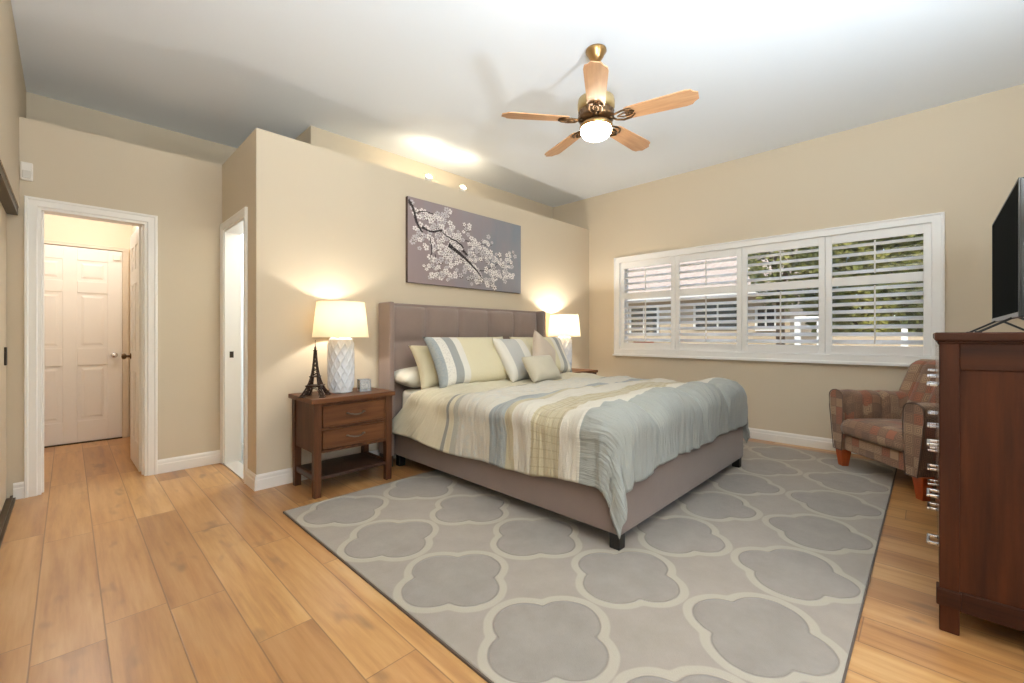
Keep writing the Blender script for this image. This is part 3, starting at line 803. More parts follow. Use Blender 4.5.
t = thing('candle_holder', 'small square glass candle holder right of the lamp on the near nightstand', 'candle holder', (1.635, 3.22, .688), math.radians(-12))
b = MB(); w = .040
b.box(-w, w, -w, w, 0, .014)
for x0, x1, y0_, y1_ in ((-w, w, -w, -w + .006), (-w, w, w - .006, w), (-w, -w + .006, -w + .006, w - .006), (w - .006, w, -w + .006, w - .006)): b.box(x0, x1, y0_, y1_, .014, .088)
b.build('glass_cup', M['crystal'], t, bevel=.002)
b = MB()
for x, y in ((-w, -w), (w, -w), (w, w), (-w, w)): b.box(x - .003, x + .003, y - .003, y + .003, 0, .092)
for x0, x1, y0_, y1_ in ((-w, w, -w - .003, -w + .002), (-w, w, w - .002, w + .003), (-w - .003, -w + .002, -w, w), (w - .002, w + .003, -w, w)): b.box(x0, x1, y0_, y1_, .084, .092); b.box(x0, x1, y0_, y1_, 0, .008)
b.build('frame', M['silver'], t)
MB().lathe([(0, .0145), (.026, .0145), (.026, .05), (.022, .053), (0, .052)], 24).build('candle', M['cream'], t)

# ------------------------------------------------------------------ blossom canvas over the bed
AX0, AX1, AZ0, AZ1 = 2.205, 3.745, 1.640, 2.440
t = thing('wall_art', 'wide grey canvas of white blossoms on dark branches above the headboard', 'painting', (2.968, PY_, 2.022))
aw, ah = (AX1 - AX0) / 2, (AZ1 - AZ0) / 2
def m_canvas():
    m = mat('canvas_ground', (130, 122, 126), .75); tt = NT(m); x, y, z = tt.xyz(tt.coord())
    n = tt.noise(tt.comb(tt.math('MULTIPLY', x, 3.), y, tt.math('MULTIPLY', z, 1.2)), 1.6, 4)
    f = tt.math('ADD', tt.math('MULTIPLY', tt.math('ADD', x, .77), .45), tt.math('MULTIPLY', tt.math('SUBTRACT', n, .5), .9))
    tt.base(tt.ramp(f, [(.1, lin((150, 134, 136))), (.45, lin((144, 138, 144))), (.8, lin((128, 134, 144)))])); return m
bk = [m_canvas(), mat('branch_paint', (44, 34, 36), .7), mat('petal_white', (232, 226, 224), .7), mat('petal_grey', (196, 190, 194), .7), mat('petal_heart', (104, 84, 86), .7), mat('canvas_edge', (84, 66, 58), .8)]
b = MB(); b.box(-aw, aw, -.038, 0, -ah, ah)
b.bm.faces.ensure_lookup_table()
def flat(pts, mi, y):
    f = b.bm.faces.new([b.bm.verts.new((p[0], y, p[1])) for p in pts]); f.material_index = mi
def clampz(p): return (min(max(p[0], -aw + .004), aw - .004), min(max(p[1], -ah + .004), ah - .004))
def stroke(pts, w0, w1, yy=-.0384):
    n = len(pts)
    for i in range(n - 1):
        (xa, za), (xb, zb) = pts[i], pts[i + 1]; l = math.hypot(xb - xa, zb - za) or 1; nx, nz = -(zb - za) / l, (xb - xa) / l
        wa = w0 + (w1 - w0) * i / (n - 1); wb = w0 + (w1 - w0) * (i + 1) / (n - 1)
        flat([clampz(p) for p in ((xa + nx * wa, za + nz * wa), (xb + nx * wb, zb + nz * wb), (xb - nx * wb, zb - nz * wb), (xa - nx * wa, za - nz * wa))], 1, yy)
def curve(a, c, wob, n=18, seed=0):
    r = random.Random(seed); out = []
    for i in range(n + 1):
        k = i / n; out.append((a[0] + (c[0] - a[0]) * k + wob * math.sin(k * 7 + seed) * (.4 + k) * .5 + r.uniform(-.004, .004), a[1] + (c[1] - a[1]) * k + wob * math.sin(k * 5 + seed * 2) * .6 + r.uniform(-.004, .004)))
    return out
stems = [((-.77, .37), (-.62, .10), .02, .018, .012), ((-.62, .12), (-.40, .14), .03, .014, .010), ((-.40, .16), (-.12, .0), .03, .006, .012), ((-.30, .02), (.16, -.26), .03, .020, .006), ((-.16, .02), (-.04, -.06), .02, .02, .012), ((-.52, .06), (-.50, -.20), .02, .007, .004), ((-.40, .0), (-.22, -.12), .02, .006, .003), ((-.12, .08), (.28, .10), .02, .005, .003), ((.10, -.20), (.56, -.05), .03, .005, .003), ((-.70, .26), (-.48, .30), .02, .007, .003), ((.0, -.18), (.14, -.36), .02, .004, .002), ((-.46, -.1), (-.40, -.34), .02, .004, .002)]
for i, (a, c, wob, w0, w1) in enumerate(stems): stroke(curve(a, c, wob, seed=i), w0, w1)
rr = random.Random(11)
clus = [(-.60, .26, .11, .09, 26), (-.36, .26, .12, .08, 30), (-.42, .08, .16, .10, 40), (-.62, .04, .08, .10, 20), (-.22, .10, .14, .10, 36), (-.46, -.18, .09, .14, 30), (-.24, -.10, .14, .10, 36), (.02, .02, .12, .12, 30), (-.02, -.16, .14, .10, 36), (-.30, -.28, .10, .06, 18), (.18, .06, .10, .12, 26), (.30, -.06, .14, .08, 30), (.48, -.08, .10, .10, 28), (.34, -.20, .12, .08, 26), (.55, -.22, .08, .06, 16), (.12, -.30, .10, .07, 20), (.30, -.33, .08, .05, 14), (-.47, -.32, .05, .06, 10), (-.06, .22, .04, .04, 5), (.60, .06, .05, .05, 6)]
k_ = 0
for (cx, cz, sx, sz, n) in clus:
    for i in range(int(n * .95)):
        x = rr.gauss(cx, sx * .62); z = rr.gauss(cz, sz * .62); r = rr.uniform(.022, .038); a0 = rr.uniform(0, 6.28); sq = rr.uniform(.7, 1)
        if abs(x) > aw - .03 or abs(z) > ah - .03: continue
        k_ += 1; yy = -.0388 - .000004 * k_; mi = 2 if rr.random() < .66 else 3
        flat([(x + r * .95 * math.cos(q), z - .004 + r * sq * .95 * math.sin(q)) for q in [2 * PI * j / 8 for j in range(8)]], 5 if rr.random() < .25 else 0, yy + .000001)
        for p in range(5):
            a = a0 + p * 2 * PI / 5; c, s_ = math.cos(a), math.sin(a)
            pts = []
            for (u, v) in ((.10, 0), (.52, -.33), (.94, -.24), (.82, 0), (.94, .24), (.52, .33)): pts.append((x + r * (u * c - v * s_), z + r * sq * (u * s_ + v * c)))
            flat(pts, mi, yy)
        flat([(x + r * .15 * math.cos(q), z + r * .15 * math.sin(q)) for q in [2 * PI * j / 6 for j in range(6)]], 4, yy - .000003)
for i in (0, 1, 2, 3, 5, 9): a, c, wob, w0, w1 = stems[i]; stroke(curve(a, c, wob, seed=i), w0 * (1.15 if i == 3 else .8), w1 * .8, -.0412)
b.bm.normal_update()
for f in b.bm.faces:
    if abs(f.normal.y) < .5 and f.calc_area() > .01: f.material_index = 5
b.build('canvas', bk, t, recalc=False)

# ------------------------------------------------------------------ ceiling fan
FX, FYY = 2.545, 1.66
t = thing('ceiling_fan', 'five blade wooden ceiling fan with a lit globe over the bed', 'ceiling fan', (FX, FYY, CZ))
def Z(z): return z + .042 - CZ
MB().lathe([(0, 0), (.070, 0), (.072, -.012), (.058, -.030), (.050, -.050), (.030, -.078), (.018, -.085), (0, -.085)], 32).build('canopy', M['brass'], t)
MB().lathe([(0, Z(3.03)), (.012, Z(3.03)), (.012, Z(2.75)), (0, Z(2.75))], 16).build('downrod', M['bronze'], t)
M['fanpale'] = mat('pale_brass', (196, 172, 124), .35, .75)
MB().lathe([(0, Z(2.765)), (.030, Z(2.765)), (.036, Z(2.745)), (.085, Z(2.735)), (.122, Z(2.715)), (.126, Z(2.69)), (.126, Z(2.655)), (.118, Z(2.640)), (.105, Z(2.636)), (0, Z(2.636))], 48).build('motor_housing', M['fanpale'], t)
def orn(a, z): return .006 * abs(math.sin(a * 10)) * (1 if Z(2.60) < z < Z(2.63) else .4)
MB().lathe([(0, Z(2.638)), (.108, Z(2.638)), (.118, Z(2.625)), (.112, Z(2.605)), (.122, Z(2.595)), (.118, Z(2.575)), (.085, Z(2.562)), (0, Z(2.562))], 80, fn=orn).build('ornament_band', mat('fan_bronze', (120, 92, 64), .3, .85), t)
MB().lathe([(0, Z(2.565)), (.070, Z(2.565)), (.098, Z(2.550)), (.112, Z(2.535)), (.112, Z(2.520)), (.100, Z(2.515)), (0, Z(2.515))], 40).build('light_kit', M['brass'], t)
MB().lathe([(.102, Z(2.519)), (.106, Z(2.505)), (.104, Z(2.488)), (.088, Z(2.463)), (.055, Z(2.446)), (0, Z(2.44))], 40).build('glass_globe', M['globe'], t)
M['blade'] = m_wood('oak_blade', (184, 134, 96), (212, 166, 124), 2.2, 0, .35)
for k in range(5):
    A = math.radians(-75 + 72 * k); pit = math.radians(12)
    b = MB(); r0, r1 = .20, .655
    top, bot = [], []
    outl = [(r0, -.050), (r0 + .02, -.058), (.58, -.072), (.615, -.066), (.63, -.045), (.655, -.030), (.655, .030), (.63, .045), (.615, .066), (.58, .072), (r0 + .02, .058), (r0, .050)]
    b.prism(outl, 'z', -.0035, .0035)
    o = b.build('blade', M['blade'], t, bevel=.0015)
    o.rotation_euler = Matrix.Rotation(A, 3, 'Z').to_4x4().to_euler()
    o.matrix_local = Matrix.Translation((0, 0, Z(2.572))) @ Matrix.Rotation(A, 4, 'Z') @ Matrix.Rotation(-pit, 4, 'X')
    b = MB()
    for s_ in (-1, 1):
        b.tube([(.095, .012 * s_, .012), (.14, .030 * s_, -.010), (.185, .045 * s_, -.010), (.235, .040 * s_, -.009), (.262, .012 * s_, -.009)], [.008, .007, .007, .007, .006], 8)
        b.tube([(.15, .0, -.010), (.19, .018 * s_, -.010), (.225, .012 * s_, -.010), (.25, .0, -.010)], .005, 8)
    b.lathe([(0, -.016), (.010, -.016), (.010, -.004), (0, -.004)], 12, (.215, 0, 0)); b.lathe([(0, -.016), (.016, -.014), (.016, .010), (0, .012)], 12, (.105, 0, 0))
    b.build('blade_iron', M['bronze'], o)

# ------------------------------------------------------------------ uplights on the ledge
for i, (x, y, lab) in enumerate(((2.585, 3.72, 'left one of two small glowing spotlights on the ledge above the bed wall'), (3.035, 3.72, 'right one of two small glowing spotlights on the ledge above the bed wall'))):
    t = thing('ledge_spotlight', lab, 'spotlight', (x, y, LZ), 0, 'spotlights on the plant ledge')
    MB().lathe([(0, 0), (.040, 0), (.040, .012), (.012, .018), (.010, .05), (0, .05)], 20).build('base', M['plastic'], t)
    d_ = Vector((-.10, -.55, .55)).normalized()
    o = MB().lathe([(.0, -.05), (.022, -.05), (.030, -.01), (.040, .045), (.036, .045), (.028, .0), (0, .0)], 24).build('spot_head', M['plastic'], t)
    o.location = (0, -.0, .085); o.rotation_euler = d_.to_track_quat('Z', 'Y').to_euler()
    o2 = MB().lathe([(0, .030), (.030, .034), (.032, .040), (.020, .055), (0, .060)], 20).build('bulb', M['spotglow'], t)
    o2.location = o.location; o2.rotation_euler = o.rotation_euler
    p = Vector((x, y, LZ + .085)) + d_ * .10
    sp = light('spot_beam', 'SPOT', p, SPOT_W, (1, .86, .62), .02); sp.data.spot_size = math.radians(165); sp.data.spot_blend = .8
    sp.rotation_euler = Vector((.1, .75, .6)).to_track_quat('-Z', 'Y').to_euler()

# ------------------------------------------------------------------ motion sensor in the corner
t = thing('wall_sensor', 'small white sensor box high on the wall above the hallway door', 'sensor', (-.200, DY, 2.265))
MB().box(-.030, .030, -.034, 0, -.062, .062).build('housing', M['plastic'], t, bevel=.008, seg=3)
MB().box(-.020, .020, -.038, -.030, -.050, .005).build('lens', mat('sensor_lens', (214, 206, 196), .3), t, bevel=.006, seg=3)

# ------------------------------------------------------------------ dresser with twelve drawers, television on top
DX0, DX1, DYF, DYB, DH = 2.325, 3.96, -.024, -.56, 1.14
t = thing('dresser', 'tall dark wood dresser with silver drawer pulls at the right edge', 'dresser', ((DX0 + DX1) / 2, (DYF + DYB) / 2, 0))
ox, oy = (DX0 + DX1) / 2, (DYF + DYB) / 2
def db(b, x0, x1, y0, y1, z0, z1): return b.box(x0 - ox, x1 - ox, y0 - oy, y1 - oy, z0, z1)
b = MB(); db(b, DX0 - .012, DX1 + .012, DYB, DYF + .012, DH - .032, DH); db(b, DX0 - .004, DX1 + .004, DYB, DYF + .004, DH - .042, DH - .032); b.build('top', M['dressx'], t, bevel=.004)
for x in (DX0, DX1 - .055):
    for y in (DYF - .055, DYB): db(MB(), x, x + .055, y, y + .055, 0, DH - .04).build('leg', M['dress'], t, bevel=.004)
b = MB(); db(b, DX0 + .012, DX1 - .012, DYB + .02, DYF - .03, .16, DH - .04); b.build('body', M['dress'], t)
for x in (DX0, DX1 - .03):
    xa = x + (.004 if x == DX0 else 0)
    db(MB(), xa, xa + .026, DYB + .055, DYF - .055, DH - .14, DH - .042).build('side_rail', M['dressx'], t, bevel=.003)
    db(MB(), xa, xa + .026, DYB + .055, DYF - .055, .09, .165).build('side_rail', M['dressx'], t, bevel=.003)
db(MB(), DX0 - .008, DX0 + .05, DYF - .06, DYF + .008, .10, .165).build('corner_block', M['dressx'], t, bevel=.004)
b = MB(); db(b, DX0 + .055, DX1 - .055, DYF - .03, DYF - .004, .10, .15); b.build('plinth_rail', M['dressx'], t, bevel=.003)
ROWS = [(.158, .355), (.363, .555), (.563, .795), (.803, 1.09)]
cw = (DX1 - DX0 - .11) / 3
for i in range(3):
    for z0, z1 in ROWS:
        x0 = DX0 + .055 + i * cw + .004; x1 = x0 + cw - .008
        dr = db(MB(), x0, x1, DYF - .035, DYF, z0, z1).build('drawer', M['drawer'], t, bevel=.003)
        xc, zc = (x0 + x1) / 2 - ox, (z0 + z1) / 2 - (.03 if z1 > 1 else .02)
        b = MB(); yb = DYF - oy
        b.box(xc - .055, xc + .055, yb + .026, yb + .036, zc - .005, zc + .005)
        for s_ in (-.045, .045): b.box(xc + s_ - .008, xc + s_ + .008, yb, yb + .028, zc - .006, zc + .006)
        b.build('pull', M['chrome'], dr, bevel=.002)

TVX0, TVX1, TVY, TVZ0, TVZ1 = 2.965, 4.12, -.285, 1.212, 1.835
t = thing('television', 'flat black television standing on the tall dresser, seen edge-on', 'television', ((TVX0 + TVX1) / 2, TVY, DH))
tx = (TVX0 + TVX1) / 2
def tb(b, x0, x1, y0, y1, z0, z1): return b.box(x0 - tx, x1 - tx, y0, y1, z0 - DH, z1 - DH)
b = MB(); tb(b, TVX0, TVX1, -.024, -.002, TVZ0, TVZ1); b.build('back_panel', M['black'], t, bevel=.004)
b = MB(); tb(b, TVX0 + .15, TVX1 - .15, -.060, -.024, TVZ0 + .03, TVZ0 + .36); b.build('rear_housing', M['black'], t, bevel=.01)
b = MB(); tb(b, TVX0, TVX1, -.004, .004, TVZ0, TVZ0 + .022); b.build('lower_bezel', M['silver'], t, bevel=.002)
b = MB(); tb(b, TVX0, TVX1, -.004, .002, TVZ1 - .010, TVZ1 + .001); tb(b, TVX0 - .001, TVX0 + .010, -.004, .002, TVZ0, TVZ1); tb(b, TVX1 - .010, TVX1 + .001, -.004, .002, TVZ0, TVZ1); b.build('bezel', M['black'], t, bevel=.001)
tb(MB(), TVX0 + .010, TVX1 - .010, -.003, .0012, TVZ0 + .022, TVZ1 - .010).build('screen', M['screen'], t)
for x in (-.36, .36):
    b = MB(); zt = TVZ0 - DH - .001
    b.bar((x, -.012, zt + .01), (x, .11, .006), .020, .011); b.bar((x, -.012, zt + .01), (x, -.13, .006), .020, .011)
    b.box(x - .011, x + .011, .10, .125, 0, .010); b.box(x - .011, x + .011, -.145, -.12, 0, .010)
    b.build('stand_foot', M['black'], t, bevel=.002)

# ------------------------------------------------------------------ armchair
def m_weave():
    m = mat('patchwork_weave', (120, 84, 66), .9, spec=.12, Sheen_Weight=.2); tt = NT(m)
    uv = tt.coord('UV'); u, v, _ = tt.xyz(uv)
    P = .074
    cu = tt.math('DIVIDE', u, P); cv = tt.math('DIVIDE', v, P)
    iu, iv = tt.math('FLOOR', cu), tt.math('FLOOR', cv)
    fu = tt.math('ABSOLUTE', tt.math('SUBTRACT', tt.math('FRACT', cu), .5)); fv = tt.math('ABSOLUTE', tt.math('SUBTRACT', tt.math('FRACT', cv), .5))
    mx = tt.math('MAXIMUM', fu, fv)
    r = tt.add('ShaderNodeTexWhiteNoise', {'noise_dimensions': '2D'}, Vector=tt.comb(iu, iv)).outputs[0]
    c = tt.ramp(r, [(0, lin((138, 104, 80))), (.24, lin((156, 122, 94))), (.42, lin((160, 92, 64))), (.58, lin((118, 88, 70))), (.74, lin((178, 146, 116))), (.88, lin((144, 106, 82)))], 'CONSTANT')
    ringp = tt.math('FRACT', tt.math('MULTIPLY', mx, 6.))
    ring = tt.math('LESS_THAN', ringp, .38)
    r2 = tt.math('FRACT', tt.math('MULTIPLY', r, 7.7))
    ring = tt.math('MULTIPLY', ring, tt.math('GREATER_THAN', r2, .12))
    c = tt.mix(tt.math('MULTIPLY', ring, .72), c, lin((64, 42, 34)))
    c = tt.mix(tt.math('MULTIPLY', tt.sstep(mx, .44, .48), .7), c, lin((78, 56, 48)))
    th = tt.noise(uv, 420., 2); c = tt.mix(tt.math('MULTIPLY', th, .4), c, lin((166, 142, 122)))
    tt.base(c); tt.bump(th, .3, .003); return m
M['weave'] = m_weave()
M['piping'] = mat('chair_piping', (104, 84, 74), .9)
fl, fr = Vector((4.60, .575)), Vector((4.045, .07))
ctr = (fl + fr) / 2; ax = (fl - fr).normalized()
rz = math.atan2(ax.y, ax.x)
# local frame: +x towards the far arm, -y... front edge at y = 0, chair body towards -y
t = thing('armchair', 'brown patchwork armchair with channelled arms in the corner under the window', 'armchair', (ctr.x, ctr.y, 0), rz)
HWD = (fl - fr).length / 2 + .055; DEP = .80
def rbox(x0, x1, y0, y1, z0, z1, name, bevel=.03, m='weave', seg=4, sub=0):
    o = MB().box(x0, x1, y0, y1, z0, z1)
    o.boxuv(); return o.build(name, M[m], t, bevel=bevel, seg=seg)
AW = .135
# arms: slightly flared, rounded top, channels along the inner face
for s_ in (-1, 1):
    b = MB(); n = 44
    def armsec(yk):
        """closed outline (x from inner to outer, z) at depth yk"""
        ch = .016 * abs(math.sin(PI * (yk + .02) / .145)) ** .6
        xi = HWD - AW - ch; xo = HWD; top = .66 - .02 * (-yk) / DEP + ch * .5; fl_ = .028
        pts = [(xi + .02, .16), (xo - .03, .16), (xo - .012, .30), (xo + fl_ * .6, .52)]
        for k in range(9):
            a = PI * k / 8; pts.append(((xi + xo) / 2 + .012 + (xo - xi) / 2 * 1.1 * math.cos(a), top - .055 + .055 * math.sin(a)))
        pts += [(xi, .52), (xi + .004, .35)]
        return pts
    ys = [-.0 - .76 * k / n for k in range(n + 1)]
    ys = [.012 - 0.0] + ys
    V = [[b.bm.verts.new((s_ * p[0] if True else 0, y, p[1])) for p in armsec(min(y, 0))] for y in ys]
    m_ = len(V[0]); lay = b.bm.loops.layers.uv.verify()
    for A, B, ya, yb in zip(V, V[1:], ys, ys[1:]):
        acc = 0
        for k in range(m_):
            j = (k + 1) % m_; f = b.bm.faces.new((A[k], A[j], B[j], B[k])); f.smooth = True
            ln_ = (A[k].co - A[j].co).length
            for l, uvv in zip(f.loops, ((acc, ya), (acc + ln_, ya), (acc + ln_, yb), (acc, yb))): l[lay].uv = uvv
            acc += ln_
    for ring in (V[0], V[-1]):
        f = b.bm.faces.new(ring)
        for l in f.loops: l[lay].uv = (l.vert.co.x, l.vert.co.z)
    b.build('arm', M['weave'], t, bevel=.012, seg=2)
    pts = [(s_ * p[0], .014, p[1]) for p in armsec(0)]
    MB().tube(pts + pts[:1], .004, 6).build('piping', M['piping'], t)
rbox(-HWD + AW - .02, HWD - AW + .02, -.70, -.012, .16, .30, 'seat_base', .02)
# seat cushion with a crowned top
def cushion(x0, x1, y0, y1, z0, z1, crown, name):
    b = MB()
    def top(u, v):
        x = x0 + (x1 - x0) * u; y = y0 + (y1 - y0) * v; e = min(u, 1 - u, v, 1 - v)
        return (x, y, z1 - .03 + .03 * min(1, e / .06) ** .5 + crown * math.sin(PI * u) * math.sin(PI * v))
    b.grid(24, 24, top)
    def bot(u, v): return (x0 + (x1 - x0) * u, y0 + (y1 - y0) * v, z0)
    b.grid(24, 24, bot, flip=True)
    for (pu, pv) in ((lambda k: k, lambda k: 0), (lambda k: k, lambda k: 1), (lambda k: 0, lambda k: k), (lambda k: 1, lambda k: k)):
        def side(a, q):
            T = top(pu(a), pv(a)); B = bot(pu(a), pv(a)); bul = .012 * math.sin(PI * q)
            dx = (-bul if pu(a) == 0 else bul if pu(a) == 1 else 0); dy = (-bul if pv(a) == 0 else bul if pv(a) == 1 else 0)
            return (T[0] + dx, T[1] + dy, B[2] + (T[2] - B[2]) * q)
        b.grid(24, 4, side)
    bmesh.ops.remove_doubles(b.bm, verts=b.bm.verts, dist=1e-4); b.boxuv()
    return b.build(name, M['weave'], t)
cushion(-HWD + AW + .004, HWD - AW - .004, -.46, .012, .302, .435, .02, 'seat_cushion')
# back with vertical channels, leaning
b = MB(); bw = HWD - .05
def back(u, v):
    x = -bw + 2 * bw * u; z = .30 + .60 * v
    ch = .030 * abs(math.sin(PI * (x + bw) / .165)) ** .55
    y = -.40 - .25 * v + ch * (1 - max(0, v - .9) * 6) - (.02 if v > .98 else 0)
    return (x, y, z + .012 * math.sin(PI * u) + (.008 * ch / .03 if v > .9 else 0))
def backr(u, v):
    x = -bw + 2 * bw * u; return (x, -.70 - .10 * v, .16 + .74 * v + .012 * math.sin(PI * u) * v)
b.grid(60, 24, back); b.grid(60, 24, backr, flip=True)
for u in (0, 1): b.grid(24, 3, lambda a, q, u=u: tuple(Vector(back(u, a)).lerp(Vector(backr(u, a)), q)))
b.grid(60, 3, lambda a, q: tuple(Vector(back(a, 1)).lerp(Vector(backr(a, 1)), q) + Vector((0, 0, .022 * math.sin(PI * q)))))
b.grid(60, 3, lambda a, q: tuple(Vector(back(a, 0)).lerp(Vector(backr(a, 0)), q)))
bmesh.ops.remove_doubles(b.bm, verts=b.bm.verts, dist=1e-4); b.boxuv(); b.build('backrest', M['weave'], t)
for x, y in ((HWD - .06, -.05), (-HWD + .06, -.05), (HWD - .07, -.70), (-HWD + .07, -.70)):
    wx = ctr.x + x * math.cos(rz) - y * math.sin(rz); wy = ctr.y + x * math.sin(rz) + y * math.cos(rz)
    zb = RZ if (RUG[0] < wx < RUG[1] and wy > RUG[2] - .03) else 0
    MB().frustum((x, y, zb), (.026, .026), (x, y, .163), (.042, .042)).build('leg', M['legwood'], t, bevel=.004)

# ------------------------------------------------------------------ added pair of unseen uplighters behind the camera, brightening the ceiling
for x, lab, pw in ((.10, 'added slim black uplighter for ceiling fill, at the closet end of the added glass door', 390), (1.98, 'added slim black uplighter for ceiling fill, between the added glass door and the dresser', 150)):
    t = thing('fill_uplighter', lab, 'added fill lamp', (x, -.40, 0), 0, 'added fill uplighters behind the camera')
    MB().lathe([(0, 0), (.14, 0), (.14, .015), (.02, .035), (.013, .06), (.013, 1.62), (.03, 1.64), (0, 1.64)], 32).build('stand', M['black'], t)
    MB().lathe([(.02, 1.64), (.10, 1.67), (.16, 1.74), (.18, 1.80), (.175, 1.80), (.155, 1.745), (.095, 1.68), (0, 1.655)], 40).build('bowl', M['silver'], t)
    light('ceiling_fill', 'POINT', (x, -.40, 1.757), pw, (.82, .93, 1), .07)

# ------------------------------------------------------------------ outside the window
struct(MB().box(-30, 5.40, -40, -.78, -.3, -.14).build('ground_bounce', m_paint('pale_bounce_ground', (196, 188, 176), .2, .9)))  # unseen pale ground added beyond the glass door to bounce sunlight indoors
M['ground'] = m_paint('patio_concrete', (150, 140, 128), .2, .9)
struct(MB().box(5.40, 60, -30, 40, -.3, -.15).build('ground_outside', M['ground']))
M['stucco'] = m_paint('beige_stucco', (190, 170, 144), .3, .9)
def m_roof():
    m = mat('roof_tile', (206, 190, 178), .85); tt = NT(m); n = tt.noise(tt.coord(), 6., 3)
    tt.base(tt.mix(n, lin((168, 140, 122)), lin((204, 190, 178)))); return m
M['roof'] = m_roof()
HXW, HA, HB = 13.0, 2.6, 10.5
t = thing('neighbour_house', 'beige stucco house with pale tiled roof beyond the shutters', 'house', (HXW, 5.8, -.15))
b = MB(); b.box(0, 5, HA - 5.8, HB - 5.8, 0, 2.55); b.build('wall', M['stucco'], t)
b = MB()
def rf(u, v):
    y = HA - .5 - 5.8 + (HB - HA + 1) * u; return (-.6 + 4.2 * v, y, 2.50 + 1.7 * v + .05 * abs(math.sin(u * (HB - HA + 1) * PI / .28)) + .025 * (1 - (v * 14) % 1))
b.grid(220, 28, rf, smooth=False); b.build('roof', M['roof'], t, solid=.04)
MB().box(-.66, -.58, HA - .5 - 5.8, HB + .5 - 5.8, 2.36, 2.54).build('fascia', mat('fascia_paint', (236, 230, 222), .6), t)
M['darkglass'] = mat('dark_glass', (46, 46, 50), .1)
for (ya, yb, za, zb) in ((3.75, 5.0, 1.35, 2.0), (2.95, 3.35, 1.30, 1.85), (6.2, 7.1, 1.2, 2.0)):
    b = MB(); y0, y1 = ya - 5.8, yb - 5.8
    for q in ((y0 - .06, y1 + .06, za - .06, za), (y0 - .06, y1 + .06, zb, zb + .06), (y0 - .06, y0, za, zb), (y1, y1 + .06, za, zb), ((y0 + y1) / 2 - .02, (y0 + y1) / 2 + .02, za, zb)): b.box(-.05, .01, *q)
    wo = b.build('window', M['white'], t); wo.location.z = .15
    MB().box(-.02, .005, y0, y1, za, zb).build('pane', M['darkglass'], wo)
# white fence
t = thing('garden_fence', 'white rail fence with a tall gate frame outside the window', 'fence', (9.4, 1.3, -.15))
for y in (-2.4, -1.0, .12, .46): MB().box(-.045, .045, y - .045, y + .045, 0, 1.62 if y > 0 else 1.15).build('post', M['white'], t, bevel=.006)
for z, ya, yb in ((.35, -2.44, .50), (.80, -2.44, .50), (1.55, .08, .50)): MB().box(-.025, .025, ya, yb, z, z + .07).build('rail', M['white'], t, bevel=.004)
MB().box(-.04, .04, -1.04, -.96, 1.15, 1.38).build('finial', M['white'], t, bevel=.006)
# low block wall
tag(MB().box(10.4, 10.6, -8, 2.2, -.15, 1.18).build('garden_wall', M['stucco'], bevel=.01), 'beige garden wall behind the white fence', 'wall')
# patio post with terracotta column seen through the left shutter
M['post'] = m_wood('patio_post_wood', (62, 40, 28), (92, 62, 42), .8, 2, .7)
t = thing('patio_post', 'dark brown timber patio post outside the leftmost shutter', 'post', (7.2, 4.18, -.15))
MB().box(-.12, .12, -.11, .11, 0, 2.9).build('post', M['post'], t, bevel=.01)
MB().box(-.16, .16, -.15, .15, 0, .25).build('base_block', M['stucco'], t, bevel=.01)
MB().box(-.9, .3, -.08, .08, 2.62, 2.9).build('beam', M['post'], t, bevel=.01)
t = thing('terracotta_urn', 'terracotta urn beside the timber post outside', 'urn', (7.4, 3.80, -.15))
MB().lathe([(0, 0), (.13, 0), (.20, .25), (.26, .60), (.24, .92), (.15, 1.08), (.19, 1.16), (.19, 1.20), (.14, 1.20), (.12, 1.05), (0, 1.0)], 32).build('pot', mat('terracotta', (176, 98, 64), .8), t)
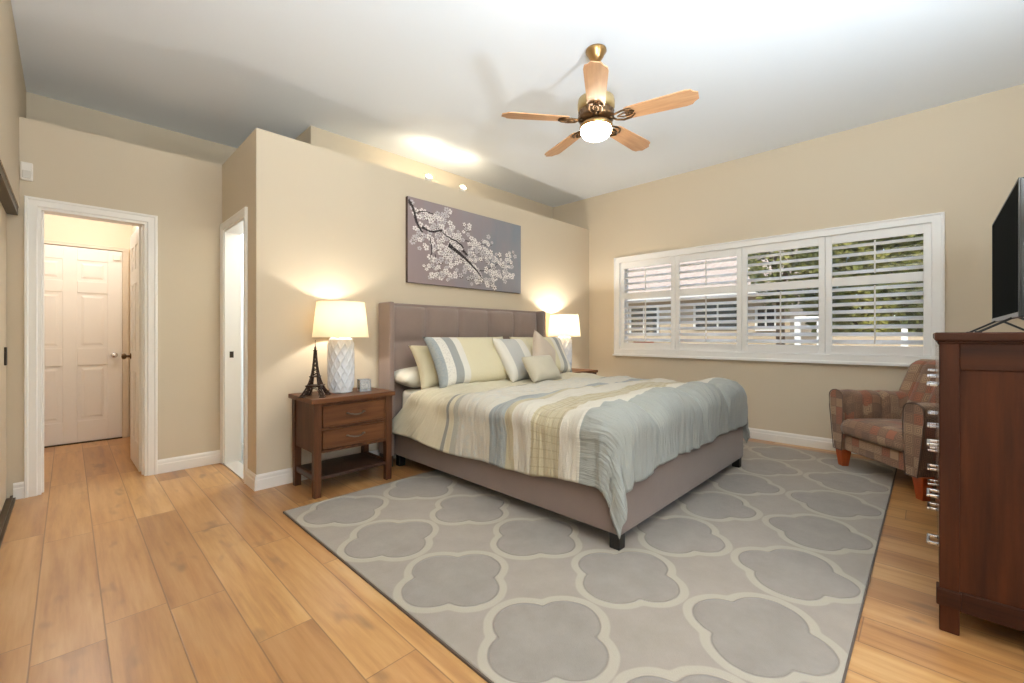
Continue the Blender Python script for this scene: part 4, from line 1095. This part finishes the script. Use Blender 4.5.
# hedges and trees: leaves on a lumpy crown around a trunk
def m_leaf(name, c1, c2, c3):
    m = mat(name, c1, .55, Transmission_Weight=0.); tt = NT(m); n = tt.noise(tt.coord(), 2.2, 3)
    tt.base(tt.ramp(n, [(.3, lin(c1)), (.5, lin(c2)), (.7, lin(c3))])); return m
M['leafy'] = m_leaf('yellow_green_leaf', (74, 84, 36), (118, 118, 52), (166, 158, 84))
M['leafd'] = m_leaf('green_leaf', (56, 72, 34), (90, 100, 46), (138, 136, 70))
M['bark'] = m_wood('bark', (70, 54, 42), (104, 84, 66), 2, 2, .9)
def leafy(name, label, cat, loc, rad, h0, h1, n, m, seed, group=None, size=.11):
    r = random.Random(seed); t = thing(name, label, cat, loc, 0, group)
    b = MB()
    for i in range(n):
        a = r.uniform(0, 2 * PI); e = math.acos(r.uniform(-1, 1)); q = r.uniform(.72, 1.0) ** .5
        lump = 1 + .18 * math.sin(3 * a + seed) * math.sin(4 * e + seed)
        p = Vector((rad[0] * q * lump * math.sin(e) * math.cos(a), rad[1] * q * lump * math.sin(e) * math.sin(a), (h0 + h1) / 2 + (h1 - h0) / 2 * q * lump * math.cos(e)))
        d_ = Vector((r.gauss(0, 1), r.gauss(0, 1), r.gauss(0, .7))).normalized(); u = d_.orthogonal().normalized(); l = size * r.uniform(.6, 1.3); w = l * .38
        vs = [b.bm.verts.new(p + k) for k in (Vector((0, 0, 0)), d_ * l * .5 + u * w, d_ * l, d_ * l * .5 - u * w)]
        b.bm.faces.new(vs)
    b.build('foliage', m, t, recalc=False)
    b = MB(); b.tube([(0, 0, 0), (.03, .02, h0 + .2), (0, .05, (h0 + h1) / 2)], [.09, .07, .03], 10)
    for k in range(5):
        a = k * 1.3 + seed; b.tube([(0.02, .02, h0 + .1 + .1 * k), (rad[0] * .4 * math.cos(a), rad[1] * .4 * math.sin(a), (h0 + h1) / 2), (rad[0] * .75 * math.cos(a), rad[1] * .75 * math.sin(a), h0 + (h1 - h0) * .7)], [.05, .03, .012], 8)
    b.build('trunk', M['bark'], t); return t
leafy('garden_shrub', 'yellow-green shrub filling the view behind the rightmost shutter', 'shrub', (11.45, .95, -.15), (.6, 1.05, 0), .5, 4.6, 15000, M['leafy'], 1, size=.15)
leafy('garden_shrub', 'darker green shrub outside, at the dresser end of the window', 'shrub', (12.9, -1.0, -.15), (.8, 1.4, 0), .5, 5.4, 15000, M['leafd'], 2, size=.15)
leafy('garden_tree', 'bright tree crown above the fence behind the second shutter from the dresser', 'tree', (9.95, 2.15, -.15), (.7, .62, 0), 1.9, 4.0, 4000, M['leafy'], 3, size=.10)
